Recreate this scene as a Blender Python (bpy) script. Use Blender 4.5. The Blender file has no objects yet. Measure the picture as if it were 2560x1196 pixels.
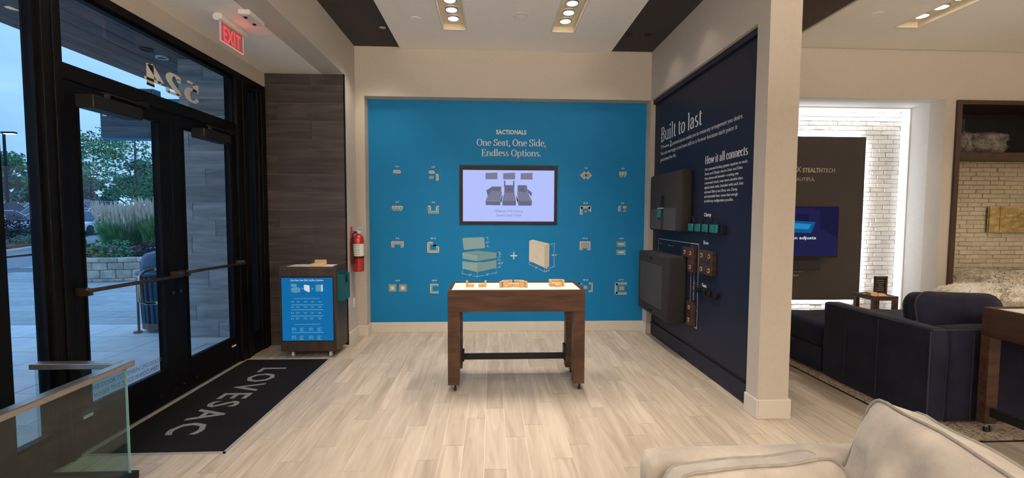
import bpy, bmesh, math, random
from mathutils import Vector, Matrix, noise
random.seed(7)
SC = bpy.context.scene
COL = SC.collection
PI = math.pi
# ------------------------------------------------------------------ camera
cam_d = bpy.data.cameras.new('camera')
cam_d.sensor_width = 36.0
cam_d.lens = 1115.0 / 2560.0 * 36.0
cam_d.clip_start = 0.05
cam_d.clip_end = 400
cam = bpy.data.objects.new('camera', cam_d)
COL.objects.link(cam)
yaw, pitch, roll = .04525, -.05376, .004165
Fv = Vector((math.sin(yaw)*math.cos(pitch), math.cos(yaw)*math.cos(pitch), math.sin(pitch)))
r0 = Vector((math.cos(yaw), -math.sin(yaw), 0)); u0 = r0.cross(Fv)
Rv = r0*math.cos(roll) + u0*math.sin(roll); Uv = -r0*math.sin(roll) + u0*math.cos(roll)
M = Matrix((Rv, Uv, -Fv)).transposed().to_4x4()
M.translation = Vector((0, 0, 1.55))
cam.matrix_world = M
SC.camera = cam
SC.cycles.transparent_max_bounces = 24
SC.cycles.sample_clamp_indirect = 6.0
# ------------------------------------------------------------------ colour management
SC.view_settings.view_transform = 'Standard'
SC.view_settings.look = 'None'
SC.view_settings.exposure = -0.22
SC.view_settings.gamma = 1.0
SC.view_settings.use_curve_mapping = False
# ------------------------------------------------------------------ world: dusk overcast sky
W = bpy.data.worlds.new('sky'); SC.world = W; W.use_nodes = True
nt = W.node_tree; nt.nodes.clear()
def N(nt, t, **k):
    n = nt.nodes.new(t)
    for a, b in k.items(): setattr(n, a, b)
    return n
tc = N(nt, 'ShaderNodeTexCoord'); mp = N(nt, 'ShaderNodeMapping'); mp.inputs['Scale'].default_value = (1, 1, 3.2)
nz = N(nt, 'ShaderNodeTexNoise'); nz.inputs['Scale'].default_value = 2.3; nz.inputs['Detail'].default_value = 5; nz.inputs['Roughness'].default_value = .5
cr = N(nt, 'ShaderNodeValToRGB'); e = cr.color_ramp.elements
e[0].position = .34; e[0].color = (.095, .27, .60, 1); e[1].position = .68; e[1].color = (.31, .58, .95, 1)
sx = N(nt, 'ShaderNodeSeparateXYZ'); mr = N(nt, 'ShaderNodeMapRange'); mr.inputs[1].default_value = -.02; mr.inputs[2].default_value = .5
mr.inputs[3].default_value = 1.0; mr.inputs[4].default_value = 0.0
mx = N(nt, 'ShaderNodeMixRGB'); mx.inputs[2].default_value = (.36, .60, .88, 1)
mul = N(nt, 'ShaderNodeMath', operation='MULTIPLY'); mul.inputs[1].default_value = .55
bg = N(nt, 'ShaderNodeBackground'); bg.inputs[1].default_value = 1.45
out = N(nt, 'ShaderNodeOutputWorld')
L = nt.links.new
L(tc.outputs['Generated'], mp.inputs[0]); L(mp.outputs[0], nz.inputs[0]); L(nz.outputs[0], cr.inputs[0])
L(tc.outputs['Generated'], sx.inputs[0]); L(sx.outputs[2], mr.inputs[0]); L(mr.outputs[0], mul.inputs[0]); L(mul.outputs[0], mx.inputs[0])
L(cr.outputs[0], mx.inputs[1]); L(mx.outputs[0], bg.inputs[0])
# overcast sky: brighter toward the zenith, as in the usual cloudy-sky model
zr = N(nt, 'ShaderNodeMapRange'); zr.inputs[1].default_value = .25; zr.inputs[2].default_value = 1.0; zr.inputs[3].default_value = 1.9; zr.inputs[4].default_value = 3.6
L(sx.outputs[2], zr.inputs[0]); L(zr.outputs[0], bg.inputs[1]); L(bg.outputs[0], out.inputs[0])
# ------------------------------------------------------------------ indoor lamps
WARM = (1.0, .87, .72)
def lamp(name, loc, w, kind='AREA', size=(.2, .2), col=WARM, rot=(0, 0, 0), spread=PI, r=.03, angle=1.2, blend=.4, parent=None):
    d = bpy.data.lights.new(name, kind); d.energy = w; d.color = col
    if kind == 'AREA':
        d.shape = 'RECTANGLE'; d.size, d.size_y = size; d.spread = spread
    if kind == 'SPOT':
        d.spot_size = angle; d.spot_blend = blend; d.shadow_soft_size = r
    o = bpy.data.objects.new(name, d); COL.objects.link(o); o.location = loc; o.rotation_euler = rot
    return o
# (x, y, z): centre of each recessed multi-lamp trough in the ceiling; the first two and the fourth are in view
TROUGHS = [(-.415, 4.53, 3.60), (.79, 4.53, 3.60), (4.58, 4.30, 3.645),
           (-.415, 2.35, 3.60), (.79, 2.35, 3.60), (4.58, 2.0, 3.645), (-.415, .0, 3.60), (.79, 0., 3.60), (4.58, -.4, 3.645), (6.6, 4.0, 3.645)]
for i, (x, y, z) in enumerate(TROUGHS):
    near = y > 2.2 and x < 2
    lamp('trough_light', (x, y, z-.012), (5 if near else (19 if y > 2.6 else 11)), size=(.2, .95), spread=2.1 if x < 2 else 1.95)
    if near:
        for k in range(5): lamp('trough_lamp', (x, y+.375-k*.205, z-.02), 46 if y > 4 else 24, 'SPOT', angle=1.45 if y > 4 else 1.15, blend=.75, r=.024)
for (x, y) in ((-.415, -2.4), (.79, -2.4), (4.58, -2.6), (2.9, -2.4)):
    lamp('rear_fill', (x, y, 3.55), 40, size=(.3, 1.2), spread=2.6)  # added unseen fill, lifts the ceiling by bounce
# added unseen fill lamps that brighten the entrance, nearer than the view
for y in (2.55, 1.0, -.6):
    lamp('entrance_fill', (-2.12, y, 3.13), 26, 'SPOT', angle=2.95, blend=.3, r=.05)
# added unseen upward fills behind the viewer, to brighten the ceiling
for x in (-.9, 1.2, 4.6):
    lamp('ceiling_fill', (x, -3.9, 2.3), 880, size=(.5, .12), rot=(PI, 0, 0))
# wall washers in the dark ceiling bands
for (x, y, tx, ty, w) in ((-1.16, 4.95, -1.5, 5.86, 11), (1.48, 5.0, 1.2, 5.86, 6), (-1.22, 5.13, -1.70, 5.50, 17), (1.72, 4.98, 2.1, 4.9, 3), (1.72, 4.2, 2.1, 4.2, 3)):
    o = lamp('wall_washer', (x, y, 3.56), w*1.5, 'SPOT', angle=1.5, blend=.8, r=.03)
    o.rotation_euler = Vector((tx-x, ty-y, 1.4-3.56)).to_track_quat('-Z', 'Y').to_euler()
# ================================================================== helpers
def tag(o, label=None, cat=None, group=None, kind=None):
    if label: o['label'] = label
    if cat: o['category'] = cat
    if group: o['group'] = group
    if kind: o['kind'] = kind
    return o
def thing(name, label, cat, loc=(0, 0, 0), rz=0, group=None, kind=None):
    o = bpy.data.objects.new(name, None); COL.objects.link(o)
    o.empty_display_size = .1
    o.location = loc; o.rotation_euler = (0, 0, rz)
    return tag(o, label, cat, group, kind)
def copy_tree(o, parent=None):
    c = o.copy(); COL.objects.link(c); c.parent = parent
    for ch in list(o.children): copy_tree(ch, c)
    return c
def rootloc(p):
    v = Vector((0, 0, 0))
    while p is not None: v += Vector(p.location); p = p.parent
    return v
class MB:
    def __init__(s): s.v = []; s.f = []; s.mi = []; s.cur = 0
    def add(s, vs, fs):
        b = len(s.v); s.v += [tuple(v) for v in vs]; s.f += [tuple(i+b for i in f) for f in fs]; s.mi += [s.cur]*len(fs); return s
    def box(s, x0, x1, y0, y1, z0, z1):
        if x0 > x1: x0, x1 = x1, x0
        if y0 > y1: y0, y1 = y1, y0
        if z0 > z1: z0, z1 = z1, z0
        return s.add([(x0,y0,z0),(x1,y0,z0),(x1,y1,z0),(x0,y1,z0),(x0,y0,z1),(x1,y0,z1),(x1,y1,z1),(x0,y1,z1)],
                     [(0,3,2,1),(4,5,6,7),(0,1,5,4),(1,2,6,5),(2,3,7,6),(3,0,4,7)])
    def prism(s, poly, org, ax, ay, t):
        """poly (2D, ccw) in plane org+ax*u+ay*v, extruded by t along ax x ay"""
        org, ax, ay = Vector(org), Vector(ax), Vector(ay); n = ax.cross(ay).normalized()*t
        a = sum(poly[i][0]*poly[(i+1) % len(poly)][1]-poly[(i+1) % len(poly)][0]*poly[i][1] for i in range(len(poly)))
        if a < 0: poly = poly[::-1]
        k = len(poly); P = [org+ax*u+ay*v for u, v in poly]
        return s.add(P+[p+n for p in P], [tuple(range(k-1, -1, -1)), tuple(range(k, 2*k))]+[(i, (i+1) % k, (i+1) % k+k, i+k) for i in range(k)])
    def tube(s, pts, r, n=8, caps=True):
        pts = [Vector(p) for p in pts]; rs = r if isinstance(r, (list, tuple)) else [r]*len(pts)
        b = []; up = None; fs = []
        for i, p in enumerate(pts):
            d = (pts[min(i+1, len(pts)-1)]-pts[max(i-1, 0)])
            if d.length < 1e-9: d = Vector((0, 0, 1))
            d.normalize()
            if up is None: up = Vector((0, 0, 1)) if abs(d.z) < .9 else Vector((1, 0, 0))
            a = d.cross(up)
            if a.length < 1e-6: a = d.orthogonal()
            a.normalize(); up = a.cross(d).normalized()
            for k in range(n):
                t = 2*PI*k/n; b.append(p+(a*math.cos(t)+up*math.sin(t))*rs[i])
        for i in range(len(pts)-1):
            for k in range(n): fs.append((i*n+k, i*n+(k+1) % n, (i+1)*n+(k+1) % n, (i+1)*n+k))
        if caps: fs += [tuple(range(n-1, -1, -1)), tuple(range((len(pts)-1)*n, len(pts)*n))]
        return s.add(b, fs)
    def lathe(s, prof, c=(0, 0, 0), n=20, axis='z', a0=0, a1=2*PI, ring=False):
        """prof: list of (r, h)"""
        if ring: prof = list(prof)+[prof[0]]
        c = Vector(c); b = []; fs = []; full = abs(a1-a0-2*PI) < 1e-6; m = n if full else n+1
        for r, h in prof:
            for k in range(m):
                t = a0+(a1-a0)*k/n; x, y = r*math.cos(t), r*math.sin(t)
                b.append(c+Vector({'z': (x, y, h), 'x': (h, x, y), 'y': (y, h, x)}[axis]))
        for i in range(len(prof)-1):
            for k in range(n):
                fs.append((i*m+k, i*m+(k+1) % m, (i+1)*m+(k+1) % m, (i+1)*m+k))
        if full and not ring:
            if prof[0][0] > 1e-5: fs.append(tuple(range(m-1, -1, -1)))
            if prof[-1][0] > 1e-5: fs.append(tuple(range((len(prof)-1)*m, len(prof)*m)))
        return s.add(b, fs)
    def cyl(s, c, r, h, axis='z', n=16): return s.lathe([(r, 0), (r, h)], c, n, axis)
    def mapped(s, v2, fs, org, ax, ay, off=0):
        org, ax, ay = Vector(org), Vector(ax), Vector(ay); nn = ax.cross(ay).normalized()*off
        return s.add([org+ax*a+ay*b+nn for a, b in v2], fs)
    def build(s, name, mats, parent=None, world=True, bevel=0, segs=2, smooth=False, loc=None, sub=0):
        me = bpy.data.meshes.new(name)
        o3 = rootloc(parent) if (world and parent is not None) else Vector((0, 0, 0))
        if loc is not None: o3 = o3+Vector(loc) if world is False else Vector(loc)
        vs = [(v[0]-o3.x, v[1]-o3.y, v[2]-o3.z) for v in s.v] if o3.length > 0 else s.v
        me.from_pydata(vs, [], s.f)
        if not isinstance(mats, (list, tuple)): mats = [mats]
        for m in mats: me.materials.append(m)
        if len(mats) > 1: me.polygons.foreach_set('material_index', s.mi)
        me.update()
        if smooth:
            me.shade_smooth(); me.set_sharp_from_angle(angle=.7)
        o = bpy.data.objects.new(name, me); COL.objects.link(o)
        if parent is not None: o.parent = parent
        if loc is not None: o.location = Vector(loc)-(rootloc(parent) if parent is not None else Vector((0, 0, 0)))
        if bevel:
            b = o.modifiers.new('bevel', 'BEVEL'); b.width = bevel; b.segments = segs; b.limit_method = 'ANGLE'
            if smooth or segs > 2: me.shade_smooth(); b.harden_normals = False; me.set_sharp_from_angle(angle=3.1)
        if sub:
            b = o.modifiers.new('sub', 'SUBSURF'); b.levels = sub; b.render_levels = sub
        return o
def one(name, label, cat, mb, mat, group=None, kind=None, **k):
    """a top-level thing that is one mesh, origin at its bounding-box foot"""
    xs = [v[0] for v in mb.v]; ys = [v[1] for v in mb.v]; zs = [v[2] for v in mb.v]
    loc = ((min(xs)+max(xs))/2, (min(ys)+max(ys))/2, min(zs))
    mb.v = [(v[0]-loc[0], v[1]-loc[1], v[2]-loc[2]) for v in mb.v]
    o = mb.build(name, mat, None, **k); o.location = loc
    return tag(o, label, cat, group, kind)

# ---------------------------------------------------------------- materials
def base_mat(name):
    m = bpy.data.materials.new(name); m.use_nodes = True; nt = m.node_tree
    return m, nt, nt.nodes['Principled BSDF']
def pm(name, c1, c2=None, scale=8, rough=.6, bump=0, stretch=(1, 1, 1), metal=0, coord='Object', detail=4, spec=.5, sheen=0, rnd=0, p0=.35, p1=.65, bdist=.01, dist=0, island=False, bscale=None, rough2=None, coat=0):
    m, nt, b = base_mat(name); L = nt.links.new
    if c2 is None: c2 = tuple(x*.9 for x in c1)
    tc = N(nt, 'ShaderNodeTexCoord'); mp = N(nt, 'ShaderNodeMapping'); mp.inputs['Scale'].default_value = stretch
    L(tc.outputs[coord], mp.inputs[0])
    vec = mp.outputs[0]
    if rnd or island:
        if island:
            g = N(nt, 'ShaderNodeNewGeometry'); rs = g.outputs['Random Per Island']
        else:
            g = N(nt, 'ShaderNodeObjectInfo'); rs = g.outputs['Random']
        mu = N(nt, 'ShaderNodeMath', operation='MULTIPLY'); mu.inputs[1].default_value = 37.0; L(rs, mu.inputs[0])
        ad = N(nt, 'ShaderNodeVectorMath', operation='ADD'); L(vec, ad.inputs[0]); L(mu.outputs[0], ad.inputs[1]); vec = ad.outputs[0]
    nz = N(nt, 'ShaderNodeTexNoise'); nz.inputs['Scale'].default_value = scale; nz.inputs['Detail'].default_value = detail; nz.inputs['Distortion'].default_value = dist
    L(vec, nz.inputs[0])
    cr = N(nt, 'ShaderNodeValToRGB'); e = cr.color_ramp.elements
    e[0].position = p0; e[1].position = p1; e[0].color = (*c1, 1); e[1].color = (*c2, 1)
    L(nz.outputs[0], cr.inputs[0]); colr = cr.outputs[0]
    if rnd or island:
        hs = N(nt, 'ShaderNodeMapRange'); hs.inputs[3].default_value = 1-rnd; hs.inputs[4].default_value = 1+rnd; L(rs, hs.inputs[0])
        vm = N(nt, 'ShaderNodeVectorMath', operation='SCALE'); L(colr, vm.inputs[0]); L(hs.outputs[0], vm.inputs['Scale']); colr = vm.outputs[0]
    L(colr, b.inputs['Base Color'])
    b.inputs['Roughness'].default_value = rough; b.inputs['Metallic'].default_value = metal
    b.inputs['Specular IOR Level'].default_value = spec
    if coat: b.inputs['Coat Weight'].default_value = coat; b.inputs['Coat Roughness'].default_value = .15
    if sheen: b.inputs['Sheen Weight'].default_value = sheen; b.inputs['Sheen Roughness'].default_value = .4
    if rough2 is not None:
        rr = N(nt, 'ShaderNodeMapRange'); rr.inputs[3].default_value = rough; rr.inputs[4].default_value = rough2; L(nz.outputs[0], rr.inputs[0]); L(rr.outputs[0], b.inputs['Roughness'])
    if bump:
        src = nz.outputs[0]
        if bscale:
            n2 = N(nt, 'ShaderNodeTexNoise'); n2.inputs['Scale'].default_value = bscale; n2.inputs['Detail'].default_value = 3; L(vec, n2.inputs[0]); src = n2.outputs[0]
        bp = N(nt, 'ShaderNodeBump'); bp.inputs['Strength'].default_value = bump; bp.inputs['Distance'].default_value = bdist
        L(src, bp.inputs['Height']); L(bp.outputs[0], b.inputs['Normal'])
    return m
def wood(name, c1, c2, axis=0, scale=6, rough=.45, rnd=.12, spec=.4, st=14, bump=.15):
    """long-grained wood: noise stretched along one axis"""
    s = [st, st, st]; s[axis] = 1.0
    return pm(name, c1, c2, scale=scale/3, rough=rough, stretch=tuple(s), rnd=rnd, dist=.6, detail=6, p0=.3, p1=.7, bump=bump, bdist=.002, spec=spec)
def emit(name, col, st):
    m = bpy.data.materials.new(name); m.use_nodes = True; nt = m.node_tree; nt.nodes.clear()
    e = N(nt, 'ShaderNodeEmission'); e.inputs[0].default_value = (*col, 1); e.inputs[1].default_value = st
    o = N(nt, 'ShaderNodeOutputMaterial'); nt.links.new(e.outputs[0], o.inputs[0]); return m
def glass(name, tint=(1, 1, 1), refl=1.0, ior=1.5):
    m = bpy.data.materials.new(name); m.use_nodes = True; nt = m.node_tree; nt.nodes.clear(); L = nt.links.new
    t = N(nt, 'ShaderNodeBsdfTransparent'); t.inputs[0].default_value = (*tint, 1)
    g = N(nt, 'ShaderNodeBsdfGlossy'); g.inputs['Roughness'].default_value = 0.0
    f = N(nt, 'ShaderNodeLayerWeight'); f.inputs[0].default_value = .5
    pw = N(nt, 'ShaderNodeMath', operation='POWER'); pw.inputs[1].default_value = 5.0; L(f.outputs['Facing'], pw.inputs[0])
    mu = N(nt, 'ShaderNodeMath', operation='MULTIPLY_ADD'); mu.inputs[1].default_value = .94*refl; mu.inputs[2].default_value = .042*refl; L(pw.outputs[0], mu.inputs[0])
    mx = N(nt, 'ShaderNodeMixShader'); L(mu.outputs[0], mx.inputs[0]); L(t.outputs[0], mx.inputs[1]); L(g.outputs[0], mx.inputs[2])
    o = N(nt, 'ShaderNodeOutputMaterial'); L(mx.outputs[0], o.inputs[0]); return m
MT = {}
MT['paint'] = pm('wall paint', (.53, .485, .43), (.51, .465, .41), scale=30, rough=.85, bump=.05, bdist=.002)
MT['ceil'] = pm('ceiling paint', (.94, .91, .86), (.92, .89, .84), scale=20, rough=.9, bump=.04, bdist=.002)
MT['white'] = pm('white paint', (.78, .77, .74), (.76, .75, .72), scale=20, rough=.5)
MT['grey_wall'] = pm('alcove grey paint', (.62, .62, .60), (.60, .60, .58), scale=20, rough=.8)
MT['darkceil'] = pm('dark ceiling paint', (.035, .029, .027), (.032, .027, .025), scale=20, rough=.85)
MT['teal'] = pm('teal wall print', (.005, .185, .44), (.0048, .176, .42), scale=4, rough=.6, spec=.18)
MT['navyp'] = pm('navy panel print', (.0105, .013, .033), (.0095, .012, .030), scale=5, rough=.5, spec=.25)
MT['black'] = pm('black anodised metal', (.0018, .0018, .0022), (.0028, .0028, .0032), scale=12, rough=.45, spec=.09)
MT['blackp'] = pm('black plastic', (.005, .005, .0055), (.007, .007, .0075), scale=12, rough=.5, spec=.2)
MT['bronze'] = pm('dark bronze metal', (.07, .05, .04), (.10, .075, .055), scale=30, rough=.35, metal=.8)
MT['steel'] = pm('brushed steel', (.55, .55, .54), (.48, .48, .47), scale=10, rough=.28, metal=1, stretch=(1, 30, 30))
MT['steelx'] = pm('brushed rail steel', (.50, .45, .40), (.42, .38, .34), scale=6, rough=.32, metal=.9, stretch=(3, 3, 30))
MT['chrome'] = pm('chrome', (.7, .7, .7), (.6, .6, .6), scale=5, rough=.15, metal=1)
MT['plank'] = pm('wood look floor tile', (.365, .305, .24), (.55, .485, .405), scale=1.5, rough=.42, stretch=(11, 1.1, 1), rnd=.09, dist=.9, detail=5, p0=.28, p1=.68, spec=.4)
MT['plankS'] = pm('wood look floor tile joined', (.365, .305, .24), (.55, .485, .405), scale=1.5, rough=.42, stretch=(11, 1.1, 1), rnd=.09, dist=.9, detail=5, p0=.28, p1=.68, spec=.4, island=True)
MT['grout'] = pm('floor grout', (.80, .73, .61), (.76, .69, .58), scale=30, rough=.9)
MT['tile'] = wood('dark wood look wall tile', (.017, .013, .0125), (.062, .048, .045), axis=0, scale=5, rough=.5, rnd=.2, st=10)
MT['tilegrout'] = pm('dark tile grout', (.26, .22, .18), (.22, .19, .155), scale=30, rough=.9)
MT['exttile'] = wood('grey wood look outdoor tile', (.20, .19, .19), (.42, .40, .39), axis=0, scale=5, rough=.6, rnd=.18, st=10)
MT['extgrout'] = pm('outdoor tile grout', (.62, .61, .60), (.56, .55, .55), scale=30, rough=.9)
MT['walnut'] = wood('walnut veneer', (.020, .0085, .005), (.075, .034, .021), axis=0, scale=7, rough=.42, spec=.25, rnd=.05, st=9)
MT['walnutz'] = wood('walnut veneer cross grain', (.020, .0085, .005), (.070, .033, .020), axis=0, scale=10, rough=.42, spec=.25, rnd=.1, st=7)
MT['walnuty'] = wood('walnut veneer lengthwise', (.018, .009, .0065), (.060, .032, .023), axis=1, scale=7, rough=.42, spec=.25, rnd=.05, st=9)
MT['kiosk'] = wood('dark brown kiosk veneer', (.020, .012, .009), (.050, .032, .025), axis=2, scale=5, rough=.45, rnd=.05, st=8)
MT['maple'] = pm('pale maple wood', (.62, .40, .20), (.75, .53, .30), scale=4, rough=.5, stretch=(1, 8, 8), rnd=.06)
MT['board'] = pm('white laminate', (.80, .76, .70), (.78, .74, .68), scale=6, rough=.45)
MT['cream'] = pm('cream velvet', (.285, .258, .228), (.50, .452, .395), scale=7, rough=.9, bump=.7, bscale=38, bdist=.006, sheen=.35, detail=7, p0=.3, p1=.7, stretch=(1, 1, 1))
MT['creamp'] = pm('shadow-darkened cream piping', (.20, .18, .165), (.27, .245, .22), scale=20, rough=.85, sheen=.3)  # piping colour darkened to carry the shadow along the seams
MT['navy'] = pm('navy velvet', (.0028, .0030, .0095), (.0075, .008, .022), scale=7, rough=.85, bump=.3, bscale=60, bdist=.003, spec=.15, sheen=.05, detail=7)
MT['navyd'] = pm('navy velvet piping', (.003, .0035, .008), (.005, .006, .013), scale=20, rough=.8, sheen=.1)
MT['blackfab'] = pm('black speaker cloth', (.008, .0075, .0078), (.013, .012, .0125), scale=260, rough=.9, bump=.3, bdist=.001)
MT['greyfab'] = pm('charcoal cloth', (.030, .030, .037), (.042, .042, .050), scale=200, rough=.9)
MT['tealp'] = pm('teal plastic', (.008, .115, .125), (.01, .14, .15), scale=8, rough=.35)
MT['tealpd'] = pm('dark teal acrylic', (.006, .07, .08), (.008, .085, .095), scale=8, rough=.3)
MT['txt'] = pm('white vinyl lettering', (.80, .80, .78), (.78, .78, .76), scale=10, rough=.6)
MT['ico'] = pm('pale teal print', (.21, .36, .39), (.20, .345, .375), scale=10, rough=.6)
MT['icog'] = pm('grey print', (.33, .37, .37), (.32, .36, .36), scale=10, rough=.6)
MT['icod'] = pm('teal line print', (.10, .23, .27), (.095, .22, .26), scale=10, rough=.6)
MT['icow'] = pm('cream print', (.70, .66, .58), (.68, .64, .56), scale=10, rough=.6)
MT['mat'] = pm('charcoal entrance carpet', (.0035, .0033, .0045), (.011, .0105, .013), scale=220, rough=.95, spec=.08, bump=.7, bdist=.004, p0=.4, p1=.6)
MT['mattxt'] = pm('grey carpet letters', (.12, .12, .125), (.24, .24, .24), scale=260, rough=.95, bump=.5, bdist=.003, p0=.4, p1=.6)
MT['brick'] = pm('whitewashed brick', (.76, .75, .73), (.86, .85, .83), scale=5, rough=.85, bump=.8, bscale=28, bdist=.01, rnd=.07)
MT['brickg'] = pm('whitewashed mortar', (.74, .73, .71), (.80, .79, .77), scale=12, rough=.9, bump=.4, bdist=.004)
MT['brick2'] = pm('cream brick', (.60, .53, .41), (.68, .61, .49), scale=5, rough=.85, bump=.8, bscale=28, bdist=.01, rnd=.05)
MT['brick2g'] = pm('cream mortar', (.60, .53, .415), (.66, .585, .465), scale=12, rough=.9, bump=.4, bdist=.004)
MT['choc'] = pm('chocolate brown panel', (.024, .018, .0145), (.027, .0205, .0165), scale=4, rough=.8)
MT['red'] = pm('red enamel', (.36, .012, .010), (.42, .018, .014), scale=4, rough=.25, coat=.5)
MT['frame'] = wood('dark brown frame wood', (.030, .014, .010), (.062, .032, .022), axis=2, scale=4, rough=.45, st=8)
MT['rug'] = pm('speckled wool rug', (.20, .155, .11), (.52, .45, .35), scale=55, rough=.95, bump=.8, bdist=.006, p0=.42, p1=.52)
MT['fur'] = pm('white fur', (.62, .56, .46), (.80, .74, .64), scale=16, rough=.95, bump=1, bscale=60, bdist=.02, sheen=.4)
MT['furg'] = pm('slate fur', (.13, .15, .19), (.26, .28, .32), scale=16, rough=.95, bump=1, bscale=50, bdist=.02)
MT['furt'] = pm('taupe tipped fur', (.33, .28, .22), (.70, .62, .50), scale=26, rough=.95, bump=1, bscale=60, bdist=.02)
MT['furb'] = pm('brown grey fur', (.06, .05, .045), (.24, .21, .185), scale=9, rough=.95, bump=1, bscale=50, bdist=.02)
MT['glass'] = glass('clear storefront glass', (.955, .97, .975), .6)
MT['rglass'] = glass('railing glass', (.80, .90, .89), 1.2)
MT['gedge'] = pm('glass edge', (.25, .42, .40), (.3, .5, .47), scale=3, rough=.1)
MT['etch'] = pm('etched lettering', (.16, .18, .18), (.18, .20, .20), scale=20, rough=.7)
MT['vinyl'] = pm('ivory vinyl number', (.88, .84, .74), (.87, .83, .73), scale=20, rough=.7)
MT['lampon'] = emit('lit lamp', (1, .90, .76), 9)
MT['lampon2'] = emit('lit street lamp', (1, .95, .85), 4)
MT['exitred'] = emit('lit exit letters', (1, .05, .07), 1.8)
MT['exitglass'] = pm('red tinted acrylic', (.50, .22, .20), (.52, .24, .22), scale=3, rough=.15)
MT['trough'] = pm('trough enamel', (.80, .70, .52), (.78, .68, .5), scale=6, rough=.4)
MT['tv'] = emit('lit screen white', (.46, .54, 1.0), 1.15)
MT['tvg'] = emit('lit screen grey', (.235, .235, .36), 1.0)
MT['tvg2'] = emit('lit screen mid grey', (.17, .17, .27), 1.0)
MT['tvt'] = emit('lit screen teal text', (.14, .30, .50), 1.0)
MT['kb'] = emit('lit kiosk blue', (.008, .165, .43), 1.0)
MT['kw'] = emit('lit kiosk pale', (.30, .55, .78), 1.0)
MT['kww'] = emit('lit kiosk white', (.75, .8, .85), 1.0)
MT['kg'] = emit('lit kiosk grey', (.12, .34, .50), 1.0)
MT['led'] = emit('led strip', (.93, .95, 1), 5)
MT['revealglow'] = emit('painted reveal glow', (.95, .96, 1), 1.5)  # glow painted on the reveal in place of led light falling there
MT['concrete'] = pm('pale concrete slab', (.52, .52, .51), (.60, .60, .58), scale=5, rough=.9, rnd=.05, bump=.2, bdist=.003)
MT['paver'] = pm('grey paver', (.33, .325, .31), (.40, .39, .375), scale=6, rough=.9, rnd=.09)
MT['joint'] = pm('paver joint', (.13, .13, .13), (.15, .15, .15), scale=20, rough=.95)
MT['road'] = pm('asphalt', (.17, .185, .20), (.20, .215, .23), scale=30, rough=.9)
MT['curb'] = pm('curb concrete', (.40, .36, .31), (.46, .42, .37), scale=6, rough=.9)
MT['mulch'] = pm('bark mulch', (.05, .028, .02), (.11, .065, .045), scale=30, rough=.95, bump=1, bdist=.03)
MT['block'] = pm('tan split face block', (.36, .29, .23), (.56, .47, .38), scale=5, rough=.9, bump=.8, bscale=20, bdist=.02, rnd=.18)
MT['leaf'] = pm('tree leaves', (.045, .13, .05), (.13, .28, .10), scale=3, rough=.7)
MT['leaf2'] = pm('far tree leaves', (.07, .15, .09), (.15, .27, .16), scale=2, rough=.8)
MT['shrubr'] = pm('purple shrub leaves', (.022, .010, .014), (.06, .028, .032), scale=6, rough=.8)
MT['shrubg'] = pm('green shrub leaves', (.045, .11, .045), (.13, .24, .09), scale=6, rough=.8)
MT['grassg'] = pm('green grass blades', (.06, .17, .055), (.17, .34, .11), scale=5, rough=.7)
MT['plume'] = pm('tan grass plumes', (.50, .37, .27), (.68, .53, .40), scale=5, rough=.8)
MT['bark'] = pm('bark', (.10, .08, .065), (.16, .13, .11), scale=8, rough=.9)
MT['canblue'] = pm('dark blue enamel', (.018, .045, .085), (.025, .06, .11), scale=5, rough=.4)
MT['rust'] = pm('brown steel foot', (.09, .055, .045), (.12, .075, .06), scale=9, rough=.6)
for k, c in dict(carw=(.62, .64, .66), cars=(.34, .36, .38), cark=(.03, .035, .045), carg=(.16, .17, .19)).items():
    MT[k] = pm('car paint '+k[-1], c, tuple(x*.95 for x in c), scale=2, rough=.25, coat=.6)
MT['carglass'] = pm('car glass', (.02, .03, .04), (.025, .035, .045), scale=2, rough=.1)
MT['tyre'] = pm('tyre rubber', (.012, .012, .012), (.018, .018, .018), scale=9, rough=.8)
for k, c in dict(fy=(.75, .50, .03), fo=(.75, .12, .04), fp=(.22, .18, .60), fv=(.26, .06, .24), fw=(.6, .6, .6)).items():
    MT[k] = pm('flower petals '+k[-1], c, tuple(x*.85 for x in c), scale=9, rough=.7)
MT['parch'] = pm('aged parchment', (.30, .20, .06), (.62, .48, .22), scale=7, rough=.8, detail=8, stretch=(1, 1, 2.5))
MT['ink'] = pm('brown ink', (.12, .08, .03), (.14, .10, .04), scale=9, rough=.8)
MT['labelw'] = pm('white label', (.72, .72, .68), (.70, .70, .66), scale=9, rough=.6)
MT['tvdark'] = emit('lit screen navy', (.012, .012, .05), 1.0)
MT['tvpurp'] = emit('lit screen purple', (.018, .017, .075), 1.0)
MT['tvcyan'] = emit('lit screen cyan', (.008, .10, .30), 1.0)
MT['tvcyan2'] = emit('lit screen pale cyan', (.02, .27, .62), 1.0)
MT['alu'] = pm('satin aluminium', (.42, .42, .42), (.38, .38, .38), scale=10, rough=.5, metal=.3)
MT['brass'] = pm('sand coloured metal', (.42, .34, .22), (.34, .27, .17), scale=14, rough=.5, metal=.3)
# ================================================================== lettering
def sans(text, bold=0.0, shear=0.0, spacing=1.0):
    """built-in sans lettering -> (verts2d, faces, width, capheight) with unit size"""
    c = bpy.data.curves.new('t', 'FONT'); c.body = text; c.size = 1.0; c.offset = bold; c.shear = shear; c.space_character = spacing
    c.resolution_u = 2
    o = bpy.data.objects.new('t', c); COL.objects.link(o)
    bpy.context.view_layer.update()
    me = bpy.data.meshes.new_from_object(o.evaluated_get(bpy.context.evaluated_depsgraph_get()))
    v = [(p.co.x, p.co.y) for p in me.vertices]; f = [tuple(p.vertices) for p in me.polygons]
    bpy.data.objects.remove(o); bpy.data.curves.remove(c); bpy.data.meshes.remove(me)
    return v, f
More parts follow.
